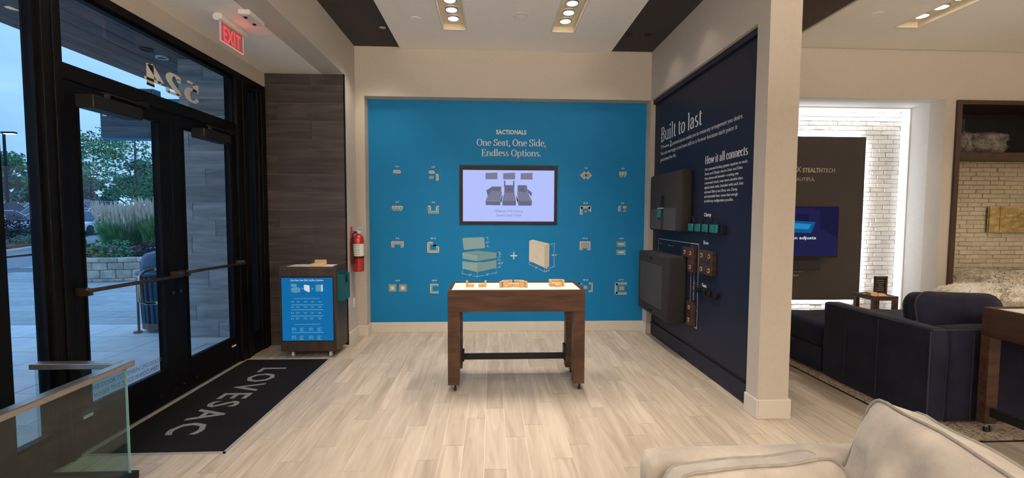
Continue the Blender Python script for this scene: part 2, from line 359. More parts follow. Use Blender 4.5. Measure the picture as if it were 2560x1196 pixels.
# --- a small book serif drawn with a broad pen: heavy uprights, thin horizontals, slab serifs
TK, TN = .150, .055
def _arc(cx, cy, rx, ry, a0, a1, n=12):
    return [(cx+rx*math.cos(math.radians(a0+(a1-a0)*i/n)), cy+ry*math.sin(math.radians(a0+(a1-a0)*i/n))) for i in range(n+1)]
h = .66
def _n(x, w=.34, leftserif=True):  # arch from a stem at x
    return [[(x, h-.02), (x, .02)], [(x, .46)]+_arc(x+w*.55, .46, w*.45, .17, 120, 0, 8)+[(x+w, .02)]]
def SB(x, y, w=.13): return ('s', x, y, w)
GL = {
 'o': (.66, [_arc(.32, .33, .235, .305, 90, 450, 20)]),
 'e': (.60, [[(.10, .36), (.50, .36)], _arc(.31, .33, .225, .305, 5, 315, 18)+[(.50, .10)]]),
 'c': (.56, [_arc(.31, .33, .225, .305, 50, 315, 16)+[(.50, .10)], ('d', .46, .52, .07)]),
 'n': (.74, [*_n(.15, .42), SB(.15, .0), SB(.57, .0), SB(.09, h-.02, .08)]),
 'h': (.74, [[(.15, 1.0), (.15, .02)], _n(.15, .42)[1], SB(.15, .0), SB(.57, .0), SB(.09, 1.0, .08)]),
 'm': (1.12, [*_n(.15, .40), *_n(.55, .40)[1:], SB(.15, .0), SB(.55, 0, .11), SB(.95, .0), SB(.09, h-.02, .08)]),
 'r': (.52, [[(.15, h-.02), (.15, .02)], [(.15, .42)]+_arc(.33, .44, .16, .18, 140, 60, 6), ('d', .43, .56, .075), SB(.17, .0, .15), SB(.09, h-.02, .08)]),
 'i': (.36, [[(.18, h-.02), (.18, .02)], SB(.18, .0), SB(.12, h-.02, .08), ('d', .18, .90, .085)]),
 'l': (.36, [[(.18, 1.02), (.18, .02)], SB(.18, .0), SB(.12, 1.02, .08)]),
 't': (.46, [[(.20, .82), (.20, .16)]+_arc(.30, .15, .10, .12, 180, 290, 6)+[(.42, .07)], ('s', .24, h-.02, .17)]),
 'a': (.62, [_arc(.27, .46, .17, .18, 165, 0, 8)+[(.44, .08), (.56, .03)], [(.44, .38)]+_arc(.26, .20, .16, .17, 90, 300, 10)+[(.44, .12)], ('d', .13, .50, .07)]),
 's': (.52, [_arc(.26, .485, .14, .145, 45, 250, 10)+_arc(.26, .175, .16, .145, 60, -140, 10), ]),
 'd': (.72, [_arc(.30, .32, .215, .295, 50, 310, 14), [(.55, 1.02), (.55, .02)], SB(.60, .0, .09), SB(.49, 1.02, .08)]),
 'b': (.70, [_arc(.39, .32, .215, .295, 130, -130, 14), [(.15, 1.02), (.15, .03)], SB(.09, 1.02, .08)]),
 'p': (.72, [_arc(.40, .33, .22, .30, 130, -130, 14), [(.16, h-.02), (.16, -.26)], SB(.16, -.28), SB(.10, h-.02, .08)]),
 'u': (.74, [[(.16, h-.02), (.16, .20)]+_arc(.34, .20, .18, .165, 180, 300, 8)+[(.57, .20)], [(.57, h-.02), (.57, .02)], SB(.10, h-.02, .08), SB(.51, h-.02, .08), SB(.62, .0, .08)]),
 'v': (.64, [[(.12, h-.02), (.33, .02)], [(.33, .02), (.52, h-.02)], SB(.12, h-.02, .12), SB(.52, h-.02, .11)]),
 'w': (.94, [[(.12, h-.02), (.30, .02)], [(.30, .02), (.47, h-.02)], [(.47, h-.02), (.65, .02)], [(.65, .02), (.82, h-.02)], SB(.12, h-.02, .11), SB(.47, h-.02, .11), SB(.82, h-.02, .11)]),
 'y': (.64, [[(.12, h-.02), (.34, .02)], [(.52, h-.02), (.28, -.20), (.12, -.27)], SB(.12, h-.02, .12), SB(.52, h-.02, .11), ('d', .12, -.24, .06)]),
 'z': (.58, [[(.12, h-.03), (.46, h-.03)], [(.46, h-.03), (.12, .03)], [(.12, .03), (.48, .03)]]),
 'f': (.42, [[(.18, .02), (.18, .82)]+_arc(.31, .84, .13, .15, 180, 60, 6), ('s', .22, h-.02, .16), SB(.18, 0), ('d', .40, .93, .07)]),
 'g': (.62, [_arc(.28, .44, .17, .18, 0, 360, 12), _arc(.29, -.10, .21, .13, 0, 360, 12), [(.20, .28), (.15, .16), (.30, .08)], [(.42, .55), (.56, .62)]]),
 'k': (.70, [[(.15, 1.02), (.15, .02)], [(.52, h-.02), (.18, .28)], [(.26, .36), (.56, .02)], SB(.15, 0), SB(.58, 0, .1), SB(.5, h-.02, .12), SB(.09, 1.02, .08)]),
 'O': (.92, [_arc(.46, .48, .36, .47, 90, 450, 24)]),
 'C': (.82, [_arc(.46, .48, .36, .46, 45, 315, 20), [(.73, .95), (.73, .66)]]),
 'S': (.66, [_arc(.33, .71, .19, .215, 50, 250, 12)+_arc(.33, .25, .22, .225, 70, -140, 12), [(.56, .95), (.56, .70)], [(.10, .26), (.10, .0)]]),
 'E': (.76, [[(.20, .95), (.20, .0)], [(.06, .945), (.64, .945)], [(.20, .50), (.52, .50)], [(.06, .0), (.68, .0)], ('v', .64, .945, .70), ('v', .68, .0, .27), ('v', .52, .40, .60)]),
 'F': (.72, [[(.20, .95), (.20, .0)], [(.06, .945), (.64, .945)], [(.20, .48), (.50, .48)], ('v', .64, .945, .70), ('v', .50, .38, .58), SB(.20, 0)]),
 'L': (.70, [[(.20, .95), (.20, .0)], [(.06, .0), (.64, .0)], ('v', .64, .0, .28), SB(.20, .945)]),
 'B': (.76, [[(.20, .95), (.20, .0)], [(.06, .945), (.40, .945)]+_arc(.40, .735, .19, .21, 90, -90, 8)+[(.20, .525)], [(.40, .525)]+_arc(.40, .265, .235, .262, 90, -90, 8)+[(.06, .003)]]),
 'H': (.94, [[(.20, .95), (.20, .0)], [(.74, .95), (.74, .0)], [(.20, .49), (.74, .49)], SB(.20, 0), SB(.74, 0), SB(.20, .945), SB(.74, .945)]),
 'A': (.84, [[(.14, .0), (.42, .97)], [(.42, .97), (.70, .0)], [(.25, .33), (.60, .33)], SB(.13, 0, .11), SB(.71, 0)]),
 '5': (.68, [[(.18, .93), (.18, .52)], [(.18, .92), (.54, .92)], [(.18, .52)]+_arc(.32, .31, .235, .30, 110, -130, 12), ('d', .13, .14, .09)]),
 '2': (.66, [_arc(.32, .70, .20, .24, 160, -10, 10)+[(.48, .55), (.12, .08)], [(.10, .05), (.56, .05)], ('v', .58, .0, .24), ('d', .14, .72, .09)]),
 '4': (.72, [[(.46, .95), (.46, .0)], [(.46, .95), (.08, .30)], [(.08, .29), (.66, .29)], SB(.46, 0, .14)]),
 ',': (.26, [('d', .12, .06, .085), [(.17, .04), (.10, -.16)]]),
 '.': (.26, [('d', .12, .07, .085)]),
 '-': (.40, [[(.08, .30), (.32, .30)]]),
 "'": (.22, [[(.11, 1.0), (.10, .78)]]),
 ' ': (.30, []),
}
def serif(text, tk=TK, tn=TN, shear=0.0, track=0.0):
    vs = []; fs = []; x0 = 0
    def quadstrip(pts):
        P = []
        for i, p in enumerate(pts):
            a = pts[max(i-1, 0)]; b = pts[min(i+1, len(pts)-1)]
            dx, dy = b[0]-a[0], b[1]-a[1]; l = math.hypot(dx, dy) or 1e-6; dx /= l; dy /= l
            w = math.hypot(tk*dy, tn*dx)/2
            P.append(((p[0]-dy*w, p[1]+dx*w), (p[0]+dy*w, p[1]-dx*w)))
        b = len(vs)
        for l_, r_ in P: vs.extend([(x0+l_[0], l_[1]), (x0+r_[0], r_[1])])
        for i in range(len(P)-1): fs.append((b+2*i, b+2*i+1, b+2*i+3, b+2*i+2))
    def rect(xa, xb, ya, yb):
        b = len(vs); vs.extend([(x0+xa, ya), (x0+xb, ya), (x0+xb, yb), (x0+xa, yb)]); fs.append((b, b+1, b+2, b+3))
    for ch in text:
        adv, st = GL.get(ch, GL[' '])
        for s in st:
            if isinstance(s, tuple) and s[0] == 's': rect(s[1]-s[3], s[1]+s[3], s[2], s[2]+tn) if s[2] < .1 else rect(s[1]-s[3], s[1]+s[3], s[2]-tn/2, s[2]+tn/2)
            elif isinstance(s, tuple) and s[0] == 'v': rect(s[1]-tn*.6, s[1]+tn*.6, min(s[2], s[3]), max(s[2], s[3]))
            elif isinstance(s, tuple) and s[0] == 'd':
                b = len(vs); k = 10
                vs.extend([(x0+s[1]+s[3]*math.cos(2*PI*i/k), s[2]+s[3]*math.sin(2*PI*i/k)) for i in range(k)]); fs.append(tuple(range(b, b+k)))
            else: quadstrip(s)
        x0 += adv+track
    return [(a+shear*b, b) for a, b in vs], fs
def fit(vf, width=None, cap=None, capref=None, center=False):
    """scale lettering to a width (and to a height when given)"""
    v, f = vf
    if not v: return v, f
    xa = min(p[0] for p in v); xb = max(p[0] for p in v)
    sx_ = width/(xb-xa) if width else None
    sy_ = cap/capref if cap else sx_
    if sx_ is None: sx_ = sy_
    off = (xa+xb)/2 if center else xa
    return [((p[0]-off)*sx_, p[1]*sy_) for p in v], f
CAPS, CAPF = .95, .729    # cap heights of the serif and of the built-in sans
def text_part(name, vf, mat, parent, org, ax, ay, off=.0015):
    m = MB(); m.mapped(vf[0], vf[1], org, ax, ay, off)
    return m.build(name, mat, parent)

# ================================================================== room shell
XL, YT, YO, YP, XR, XD, ZC, ZD = -1.70, 5.32, 5.70, 5.87, 2.03, 2.10, 3.60, 3.625
XS = -2.61; YR = 5.50; ZR = 3.645
# floor ------------------------------------------------------------
fl = MB(); fl.box(XS-.02, 8.6, -4.2, 6.3, -.10, -.003)
floor = fl.build('floor', MT['grout']); tag(floor, 'pale wood look plank tile floor of the showroom', 'floor', kind='structure')
pw_, plen, gap = .1425, .86, .0030
def plank_mesh(name, ya, yb, m):
    mb = MB(); mb.box(gap/2, pw_-gap/2, 0, yb-ya-gap, -.011, 0); me = bpy.data.meshes.new(name); me.from_pydata(mb.v, [], mb.f); me.materials.append(m); return me
full_plank = plank_mesh('plank', 0, plen, MT['plank'])
stuffmb = MB(); count = 0
ncol = int((8.5-XS)/pw_)
for i in range(ncol):
    x = XS+i*pw_
    y = -4.2+((i*0.331+.13*(i % 2)) % 1.0)*plen-plen
    while y < 6.15:
        a, b = max(y, -4.2), min(y+plen, 6.15)
        y += plen
        if b-a < .03: continue
        if x < XL-.1 and a > YT: continue
        # keep clear of the entrance mat
        if x > -2.66 and x+pw_ < -1.70 and a > 2.9 and b < 4.75: continue
        vis = b > 1.15 and x < 3.12 and a < 5.86 and (x/(b+.01) < 1.06) and (x/(b+.01) > -1.12) and not (x > 2.03 and a > 5.5) and not (x > .45 and b < 1.5)
        if vis and count < 290:
            me = full_plank if b-a > plen-.01 else plank_mesh('plank', a, b, MT['plank'])
            o = bpy.data.objects.new('plank', me); COL.objects.link(o); o.parent = floor; o.location = (x, a, 0); count += 1
        else:
            stuffmb.box(x+gap/2, x+pw_-gap/2, a, b-gap, -.011, 0)
st = stuffmb.build('joined_planks', MT['plankS'], floor); st['kind'] = 'stuff'

def wallobj(name, label, mb, m=None, cat='wall', **k):
    o = mb.build(name, m or MT['paint'], **k); return tag(o, label, cat, kind='structure')
# back wall with recess for the teal panel: recess x -1.585..2.027, z 0..3.02
m = MB(); m.box(XL-.25, -1.585, YO, 6.0, 0, ZC+.2); m.box(-1.585, 2.027, YO, 6.0, 3.02, ZC+.2); m.box(2.027, 2.27, YO, 6.0, 0, ZC+.2); m.box(-1.585, 2.027, YP, 6.0, 0, 3.02)
wallobj('wall_back', 'beige back wall with a recess around the teal graphic', m)
# left stub wall, soffit fascia and ceilings
m = MB(); m.box(XL-.25, XL, YT+.002, YO, 0, ZC+.2); m.box(XL-.25, XL, -4.2, YT+.002, 3.16, ZC+.2)
wallobj('wall_left', 'beige stub wall and fascia beside the entrance', m)
m = MB(); m.box(XS-.12, XL-.25, -4.2, YO, 3.16, 3.30); 
wallobj('ceiling_low', 'low beige ceiling over the entrance', m, MT['ceil'], 'ceiling').name = 'ceiling'
m = MB(); m.box(XS-.12, XS+.002, -4.2, YO, 3.0, 3.16)
wallobj('trim_1', 'beige header strip above the storefront', m, cat='trim')
# walls right: partition between bays (with recess for the navy panel), its end column, header
m = MB()
m.box(XD, 2.27, 3.405, YO, 0, 3.02); m.box(XR, 2.27, 3.25, YO, 3.02, ZC+.5); m.box(XR, 2.27, 3.25, 3.405, 0, 3.02); m.box(XR, 2.27, -4.2, 3.25, 3.25, ZC+.5)
wallobj('wall_right', 'beige partition wall ending in a square column right of the navy panel', m)
m = MB(); m.box(2.27, 2.9, YR, YR+.2, 0, 4.4); m.box(2.9, 5.756, YR, YR+.2, 3.04, 4.4); m.box(5.756, 5.90, YR, YR+.2, 0, 4.4); m.box(5.90, 8.6, YR, YR+.2, 3.035, 4.4)
wallobj('wall_back_right', 'beige wall above the brick alcoves', m).name = 'wall_rear'
# alcove reveals
m = MB(); m.box(2.80, 5.90, YR+.2, 6.3, 3.04, 3.2); m.box(5.756, 5.899, YR+.2, 6.3, 0, 3.04); m.box(2.7, 2.9, YR+.2, 6.3, 0, 3.04)
wallobj('trim_2', 'pale grey reveal lining the left brick alcove', m, MT['grey_wall'], 'trim')
m = MB(); m.box(8.6, 8.8, -4.2, 6.3, 0, 4.4)
wallobj('wall_far_right', 'beige side wall of the showroom', m).name = 'wall_side'
m = MB(); m.box(XS-.3, 8.8, -4.4, -4.2, 0, 4.4)
wallobj('wall_front', 'beige wall behind the viewer', m)
# two dark side bands
m = MB(); m.box(XL, -1.1, -4.2, YO, ZD, ZD+.1); m.box(1.45, XR, -4.2, YO, ZD, ZD+.1)
dark = wallobj('ceiling_dark', 'dark brown ceiling bands beside the light ceiling', m, MT['darkceil'], 'ceiling'); dark.name = 'ceiling'
def holed(x0, x1, y0, y1, z0, z1, holes):
    """slab with rectangular holes that share no x range"""
    m = MB(); xs = sorted(set([x0, x1]+[h_[0] for h_ in holes]+[h_[1] for h_ in holes]))
    for a, b in zip(xs, xs[1:]):
        hs = sorted([(h_[2], h_[3]) for h_ in holes if h_[0] <= a+1e-6 and h_[1] >= b-1e-6]); y = y0
        for c, d in hs: m.box(a, b, y, c, z0, z1); y = d
        m.box(a, b, y, y1, z0, z1)
    return m
def trough_rect(t): x, y, z = t; return (x-.125, x+.125, y-.55, y+.55)
m = holed(-1.135, 1.490, -4.2, YO, ZC, ZC+.02, [trough_rect(t) for t in TROUGHS if t[0] < 2])
wallobj('ceiling_panel', 'light beige ceiling panel with recessed troughs', m, MT['ceil'], 'ceiling').name = 'ceiling'
m = holed(3.55, 8.6, -4.2, YR-.012, ZR, ZR+.02, [trough_rect(t) for t in TROUGHS if t[0] > 2])
c2 = wallobj('ceiling_panel', 'light beige dropped ceiling panel of the right bay', m, MT['ceil'], 'ceiling'); c2.name = 'ceiling'
m = MB(); m.box(3.55, 3.57, -4.2, YR-.012, ZR+.02, 4.02)
wallobj('trim_3', 'taupe edge of the dropped ceiling panel', m, pm('taupe paint', (.20, .165, .14), (.19, .155, .13), scale=9, rough=.8), 'trim')
m = MB(); m.box(2.27, 8.6, -4.2, YR, 4.02, 4.1)
wallobj('ceiling', 'black upper ceiling over the right bay', m, MT['darkceil'], 'ceiling')
m = MB(); m.box(XL, XR, -4.2, YO, ZD+.1, ZD+.16)
wallobj('ceiling', 'upper ceiling slab above the dark bands', m, MT['darkceil'], 'ceiling')
# baseboards
bh, bt = .135, .016
def bb(name, label, segs, h_=bh, mt='white'):
    m = MB()
    for s in segs: m.box(*s, 0, h_)
    o = m.build(name, MT[mt], bevel=.004); tag(o, label, 'baseboard', kind='structure')
MT['basep'] = pm('baseboard paint', (.68, .64, .57), (.66, .62, .55), scale=9, rough=.5)
bb('baseboard_back', 'beige baseboard along the back wall and its recess', [(-1.585, 2.027, YP-bt, YP), (-1.70, -1.585+bt, YO-bt, YO), (-1.585, -1.585+bt, YO, YP-bt), (2.027-bt, 2.027, YO-bt, YP-bt), (2.027, XD, YO-bt, YO)], mt='basep')
bb('baseboard_left', 'beige baseboard on the stub wall by the extinguisher', [(XL, XL+bt, YT+.005, YO-bt)], mt='basep')
bb('baseboard_column', 'tall beige baseboard wrapped around the column', [(XR-bt, XR, 3.25-bt, 3.405), (XR, 2.27+bt, 3.25-bt, 3.25), (2.27, 2.27+bt, 3.25, 5.5)], mt='basep', h_=.15)
# ------------------------------------------------------------------ tiled wall by the entrance
m = MB(); m.box(-2.735, XL-.006, YT, YT+.178, 0, 3.16)
tw = m.build('wall_tiled', MT['tilegrout']); tag(tw, 'dark brown wood look tiled wall beside the sidelight', 'wall', kind='structure')
def tile_courses(parent, x0, x1, zs, y, joints, mat_, t=.008, g=.005, mirror=False):
    cache = {}
    for r, (za, zb) in enumerate(zip(zs, zs[1:])):
        xs = [x0]+[j for j in joints[r % len(joints)] if x0 < j < x1]+[x1]
        for a, b in zip(xs, xs[1:]):
            key = (round(b-a, 3), round(zb-za, 3))
            if key not in cache:
                q = MB(); q.box(g/2, b-a-g/2, -t, .001, g/2, zb-za-g/2); me = bpy.data.meshes.new('tile'); me.from_pydata(q.v, [], q.f); me.materials.append(mat_); cache[key] = me
            o = bpy.data.objects.new('tile', cache[key]); COL.objects.link(o); o.parent = parent; o.location = (a, y, za)
zs = [3.16-.13-.204*k for k in range(15)][::-1]; zs = [0]+[z for z in zs if z > .02]+[3.16]
J = [[-2.08], [-2.47], [-1.2]]
# rows from the top: joint at -2.08, none, -2.47, -2.08, none, -2.47 ...
nrow = len(zs)-1; jl = []
for r in range(nrow):
    k = nrow-1-r; jl.append([[-2.08], [], [-2.47], [-2.08], [], [-2.47]][k % 6])
tile_courses(tw, -2.60, XL-.012, zs, YT, jl, MT['tile'])
m = MB(); m.box(XL-.014, XL+.001, YT-.012, YT+.004, 0, 3.16)
tag(m.build('trim_4', MT['black']), 'black metal edge of the tiled wall', 'trim', kind='structure')
# ================================================================== storefront
BK = MT['black']
def frame_bars(mb, bars):
    """bars: (y0,y1,z0,z1,x0,x1)"""
    for y0, y1, z0, z1, x0, x1 in bars: mb.box(x0, x1, y0, y1, z0, z1)
XI, XO = -2.60, -2.72       # inner and outer faces of the frame
m = MB(); frame_bars(m, [(2.755, 2.875, 0, 2.94, XO, XI), (4.725, 4.945, 0, 2.94, XO, XI), (5.145, 5.32, 0, 2.94, XO, XI), (2.30, 2.505, 0, 2.94, XO, XI),
    (-4.2, 5.32, 2.94, 3.0, XO, XI), (2.875, 4.725, 2.37, 2.455, XO, XI), (2.81, 2.83, 0, 2.94, XI, XI+.012), (4.83, 4.85, 0, 2.94, XI, XI+.012), (5.20, 5.24, 0, 2.9, XI, XI+.012)])
sf = m.build('trim_5', BK, bevel=.003); tag(sf, 'black metal storefront frame with posts and transom bar', 'frame', kind='structure')
def window(n, label, y0, y1, z0, z1, sill=True, bot=0.0):
    t = thing('window_%d' % n, label, 'window', (-2.66, (y0+y1)/2, bot), kind='structure')
    b = .022; m = MB()
    frame_bars(m, [(y0, y0+b, z0, z1, -2.68, -2.63), (y1-b, y1, z0, z1, -2.68, -2.63), (y0, y1, z0, z0+b, -2.68, -2.63), (y0, y1, z1-b, z1, -2.68, -2.63)])
    m.build('frame', BK, t)
    m = MB(); m.box(-2.660, -2.654, y0+b, y1-b, z0+b, z1-b); m.build('pane', MT['glass'], t)
    if sill:
        m = MB(); m.box(-2.71, -2.612, y0, y1, bot, z0-.02); m.build('sill_panel', BK, t)
        m = MB(); m.box(-2.70, -2.603, y0, y1, z0-.02, z0); m.build('sill', BK, t, bevel=.004)
    return t
window(1, 'tall narrow shop window left of the double doors', 2.505, 2.755, .20, 2.94)
window(2, 'transom window over the double doors with a number on it', 2.875, 4.725, 2.455, 2.94, sill=False, bot=2.455)
window(3, 'narrow sidelight window between the doors and the tiled wall', 4.945, 5.145, .21, 2.90)
window(4, 'shop window behind the glass railing toward the viewer', .4, 2.30, .20, 2.94)
m = MB(); m.box(XO, XI, -4.2, .4, 0, 2.94)
tag(m.build('wall_storefront', MT['paint']), 'beige wall beside the shop windows', 'wall', kind='structure')
def door(n, label, y0, y1, hinge_low):
    t = thing('door_%d' % n, label, 'door', (-2.65, (y0+y1)/2, .012), kind='structure')
    sw = .095 if hinge_low else .13
    ya, yb = (y0+.092, y1-.13) if hinge_low else (y0+.13, y1-.092)
    m = MB(); X0, X1 = -2.68, -2.62
    frame_bars(m, [(y0, ya, .012, 2.36, X0, X1), (yb, y1, .012, 2.36, X0, X1), (ya, yb, .012, .285, X0, X1), (ya, yb, 2.275, 2.36, X0, X1)])
    m.build('leaf_frame', BK, t, bevel=.003)
    m = MB(); frame_bars(m, [(ya, ya+.014, .285, 2.275, X1-.012, X1+.008), (yb-.014, yb, .285, 2.275, X1-.012, X1+.008), (ya, yb, .285, .30, X1-.012, X1+.008), (ya, yb, 2.261, 2.275, X1-.012, X1+.008)])
    m.build('glazing_bead', BK, t)
    m = MB(); m.box(-2.653, -2.647, ya, yb, .285, 2.275); m.build('pane', MT['glass'], t)
    # push bar right across the inside
    m = MB(); m.tube([(-2.545, y0+.015, 1.075), (-2.53, y0+.03, 1.062), (-2.53, y1-.05, 1.045), (-2.55, y1-.02, 1.045)], .0135, 10)
    pb = m.build('push_bar', MT['bronze'], t, smooth=True)
    m = MB()
    for yy in (y0+.035, y1-.045): m.box(-2.625, -2.53, yy-.015, yy+.015, 1.03, 1.075)
    m.build('bar_bracket', MT['bronze'], pb)
    # pull handle outside
    hy = yb-.075 if hinge_low else ya+.075
    m = MB(); hy2 = yb+.06 if hinge_low else ya-.06
    m.tube([(-2.685, hy2, 1.10), (-2.74, hy2, 1.10), (-2.76, (hy+hy2)/2, 1.09), (-2.76, hy, 1.06), (-2.76, hy-.0, .86), (-2.76, (hy+hy2)/2, .83), (-2.74, hy2, .82), (-2.685, hy2, .82)], .0125, 10)
    m.build('pull_handle', MT['steel'], t, smooth=True)
    # closer
    c0 = y0+.08 if hinge_low else y0+.24
    m = MB(); m.box(-2.618, -2.50, c0, c0+.40, 2.215, 2.30); c = m.build('door_closer', MT['blackp'], t, bevel=.008)
    m = MB(); m.tube([(-2.55, c0+.16, 2.30), (-2.55, c0+.16, 2.335)], .02, 10); m.box(-2.575, -2.545, c0+.14, c0+.52, 2.335, 2.350); m.box(-2.60, -2.56, c0+.48, c0+.54, 2.33, 2.37)
    m.build('closer_arm', MT['blackp'], c)
    m = MB()
    for k in (0, 1): m.cyl((-2.62, y1-.05-.16*k if hinge_low else y0+.05+.16*k, .10), .012, .012, 'x', 10)
    m.build('screw_cap', MT['blackp'], t)
    m = MB(); m.cyl((-2.62, (y1-.04) if hinge_low else (y0+.04), .90), .014, .010, 'x', 14); m.build('lock_cylinder', MT['bronze'], t)
    return t, ya, yb
d1, a1_, b1_ = door(1, 'left glass door leaf with black metal frame and push bar', 2.88, 3.80, True)
d2, a2_, b2_ = door(2, 'right glass door leaf with black metal frame, next to the sidelight', 3.803, 4.722, False)
text_part('etched_notice', fit(sans('THIS DOOR TO REMAIN UNLOCKED'), .64, .034, CAPF), MT['etch'], d1, (-2.646, 3.0, .372), (0, 1, 0), (0, 0, 1))
text_part('etched_notice', fit(sans('WHEN THIS SPACE IS OCCUPIED'), .58, .034, CAPF), MT['etch'], d1, (-2.646, 3.03, .318), (0, 1, 0), (0, 0, 1))
m = MB(); m.box(-2.619, -2.616, 4.56, 4.63, .20, .216); m.build('sticker', MT['labelw'], d2)
m = MB(); m.box(-2.619, -2.616, 2.92, 2.99, .225, .245); m.build('sticker', MT['labelw'], d1)
# number 524 on the transom, read from the street
w2 = [o for o in SC.objects if o.name == 'window_2'][0]
text_part('street_number', fit(serif('524', tk=.25, tn=.12, track=.06), .64, .168, .95), MT['vinyl'], w2, (-2.662, 4.245, 2.545), (0, -1, 0), (0, 0, 1), off=.002)
m = MB(); m.box(-2.615, -2.582, 2.65, 4.80, 0, .008)
tag(m.build('trim_6', MT['brass'], bevel=.002), 'metal threshold strip under the double doors', 'threshold', kind='structure')
# ------------------------------------------------------------------ exit sign and sensor on the low ceiling
t = thing('exit_sign', 'red edge-lit EXIT sign hanging from a white ceiling housing', 'exit sign', (-2.2, 3.95, 2.94))
m = MB(); m.box(-2.225, -2.165, 3.76, 4.16, 3.112, 3.16); m.build('housing', MT['white'], t, bevel=.012, segs=3)
m = MB(); m.lathe([(.03, -.004), (.03, .03)], (-2.205, 3.765, 3.13), 14, 'y'); m.build('end_cap', MT['white'], t)
m = MB(); m.box(-2.206, -2.199, 3.80, 4.135, 2.955, 3.115); pl = m.build('panel', MT['exitglass'], t)
m = MB()
frame_bars(m, [(3.80, 3.81, 2.955, 3.115, -2.2075, -2.1975), (4.125, 4.135, 2.955, 3.115, -2.2075, -2.1975), (3.80, 4.135, 2.955, 2.963, -2.2075, -2.1975)])
m.build('edge_strip', emit('lit panel edge', (1, .38, .36), .8), t)
text_part('exit_lettering', fit(sans('EXIT', bold=.012, spacing=1.12), .245, .122, CAPF), MT['exitred'], pl, (-2.199, 3.842, 2.975), (0, 1, 0), (0, 0, 1), .002)
lamp('exit_glow', (-2.17, 3.97, 3.03), .22, size=(.28, .12), col=(1, .1, .08), rot=(0, PI/2, PI))
t = thing('ceiling_sensor', 'small white boxed sensor with two dark lenses beside the exit sign', 'sensor', (-1.94, 3.80, 3.115))
m = MB(); m.box(-2.0, -1.90, 3.68, 3.92, 3.118, 3.16); m.build('body', MT['white'], t, bevel=.012, segs=2)
m = MB(); m.cyl((-1.965, 3.74, 3.112), .014, .008, 'z', 14); m.build('lens', MT['blackp'], t)
m = MB(); m.cyl((-1.965, 3.87, 3.112), .014, .008, 'z', 14); m.build('lens', MT['blackp'], t)
# ------------------------------------------------------------------ entrance mat
t = thing('entrance_mat', 'charcoal entrance mat with large grey letters in front of the doors', 'mat', (-2.15, 3.83, 0))
m = MB(); m.box(-2.578, -1.735, 2.895, 4.76, 0, .009); m.build('carpet', MT['mat'], t)
m = MB(); frame_bars(m, [(2.885, 4.77, 0, .0105, -1.735, -1.722), (2.885, 2.895, 0, .0105, -2.578, -1.722), (4.76, 4.77, 0, .0105, -2.578, -1.722)]); m.build('edge_strip', MT['alu'], t)
text_part('lettering', fit(sans('LOVESAC', bold=.015, spacing=1.22), 1.37, .245, CAPF), MT['mattxt'], t, (-2.285, 4.50, .0095), (0, -1, 0), (1, 0, 0), .0006)
# ------------------------------------------------------------------ glass railing in the corner
t = thing('glass_railing', 'low glass railing with flat steel top rail in front of the left shop window', 'railing', (-2.1, 2.3, 0))
rt = .70
m = MB(); m.box(-2.125, -2.065, .3, 2.64, rt-.032, rt); m.build('top_rail', MT['steelx'], t, bevel=.004)
m = MB(); m.box(-2.598, -2.125, 2.58, 2.64, rt-.032, rt); m.build('top_rail', MT['steelx'], t, bevel=.004)
m = MB(); m.box(-2.102, -2.090, .3, 2.61, .03, rt-.030); p = m.build('glass_panel', MT['rglass'], t)
m = MB(); m.box(-2.1025, -2.0895, 2.608, 2.6115, .03, rt-.030); m.build('polished_edge', MT['gedge'], p)
m = MB(); m.box(-2.585, -2.104, 2.600, 2.612, .03, rt-.030); m.build('glass_panel', MT['rglass'], t)
m = MB(); m.box(-2.125, -2.067, .3, 2.64, 0, .045); m.build('base_shoe', MT['blackp'], t, bevel=.004)
m = MB(); m.box(-2.598, -2.127, 2.58, 2.635, 0, .045); m.build('base_shoe', MT['blackp'], t, bevel=.004)
# ================================================================== outdoors
# building return wall with tiles
m = MB(); m.box(-3.68, -2.74, 5.5, 6.6, -.03, 3.36)
ow = m.build('wall_outside', MT['extgrout']); tag(ow, 'grey wood look tiled outdoor wall seen through the right door', 'wall', kind='structure')
zs = [-.03+.08]+[.05+.204*k for k in range(1, 17)]; zs = [z for z in zs if z < 3.34]+[3.36]
Jx = [[-3.55], [-3.12], [-3.50, -2.9], [-3.28]]
tile_courses(ow, -3.68, -2.745, zs, 5.5, [[-3.30], [-3.56], [-2.98], [-3.40], [-3.15], [-3.58, -2.9]], MT['exttile'], g=.008)
m = MB(); m.box(-2.9, -2.737, 5.323, 5.5, -.03, 3.36)
tag(m.build('wall_outside', MT['exttile']), 'grey tiled jamb outside the sidelight', 'wall', kind='structure')
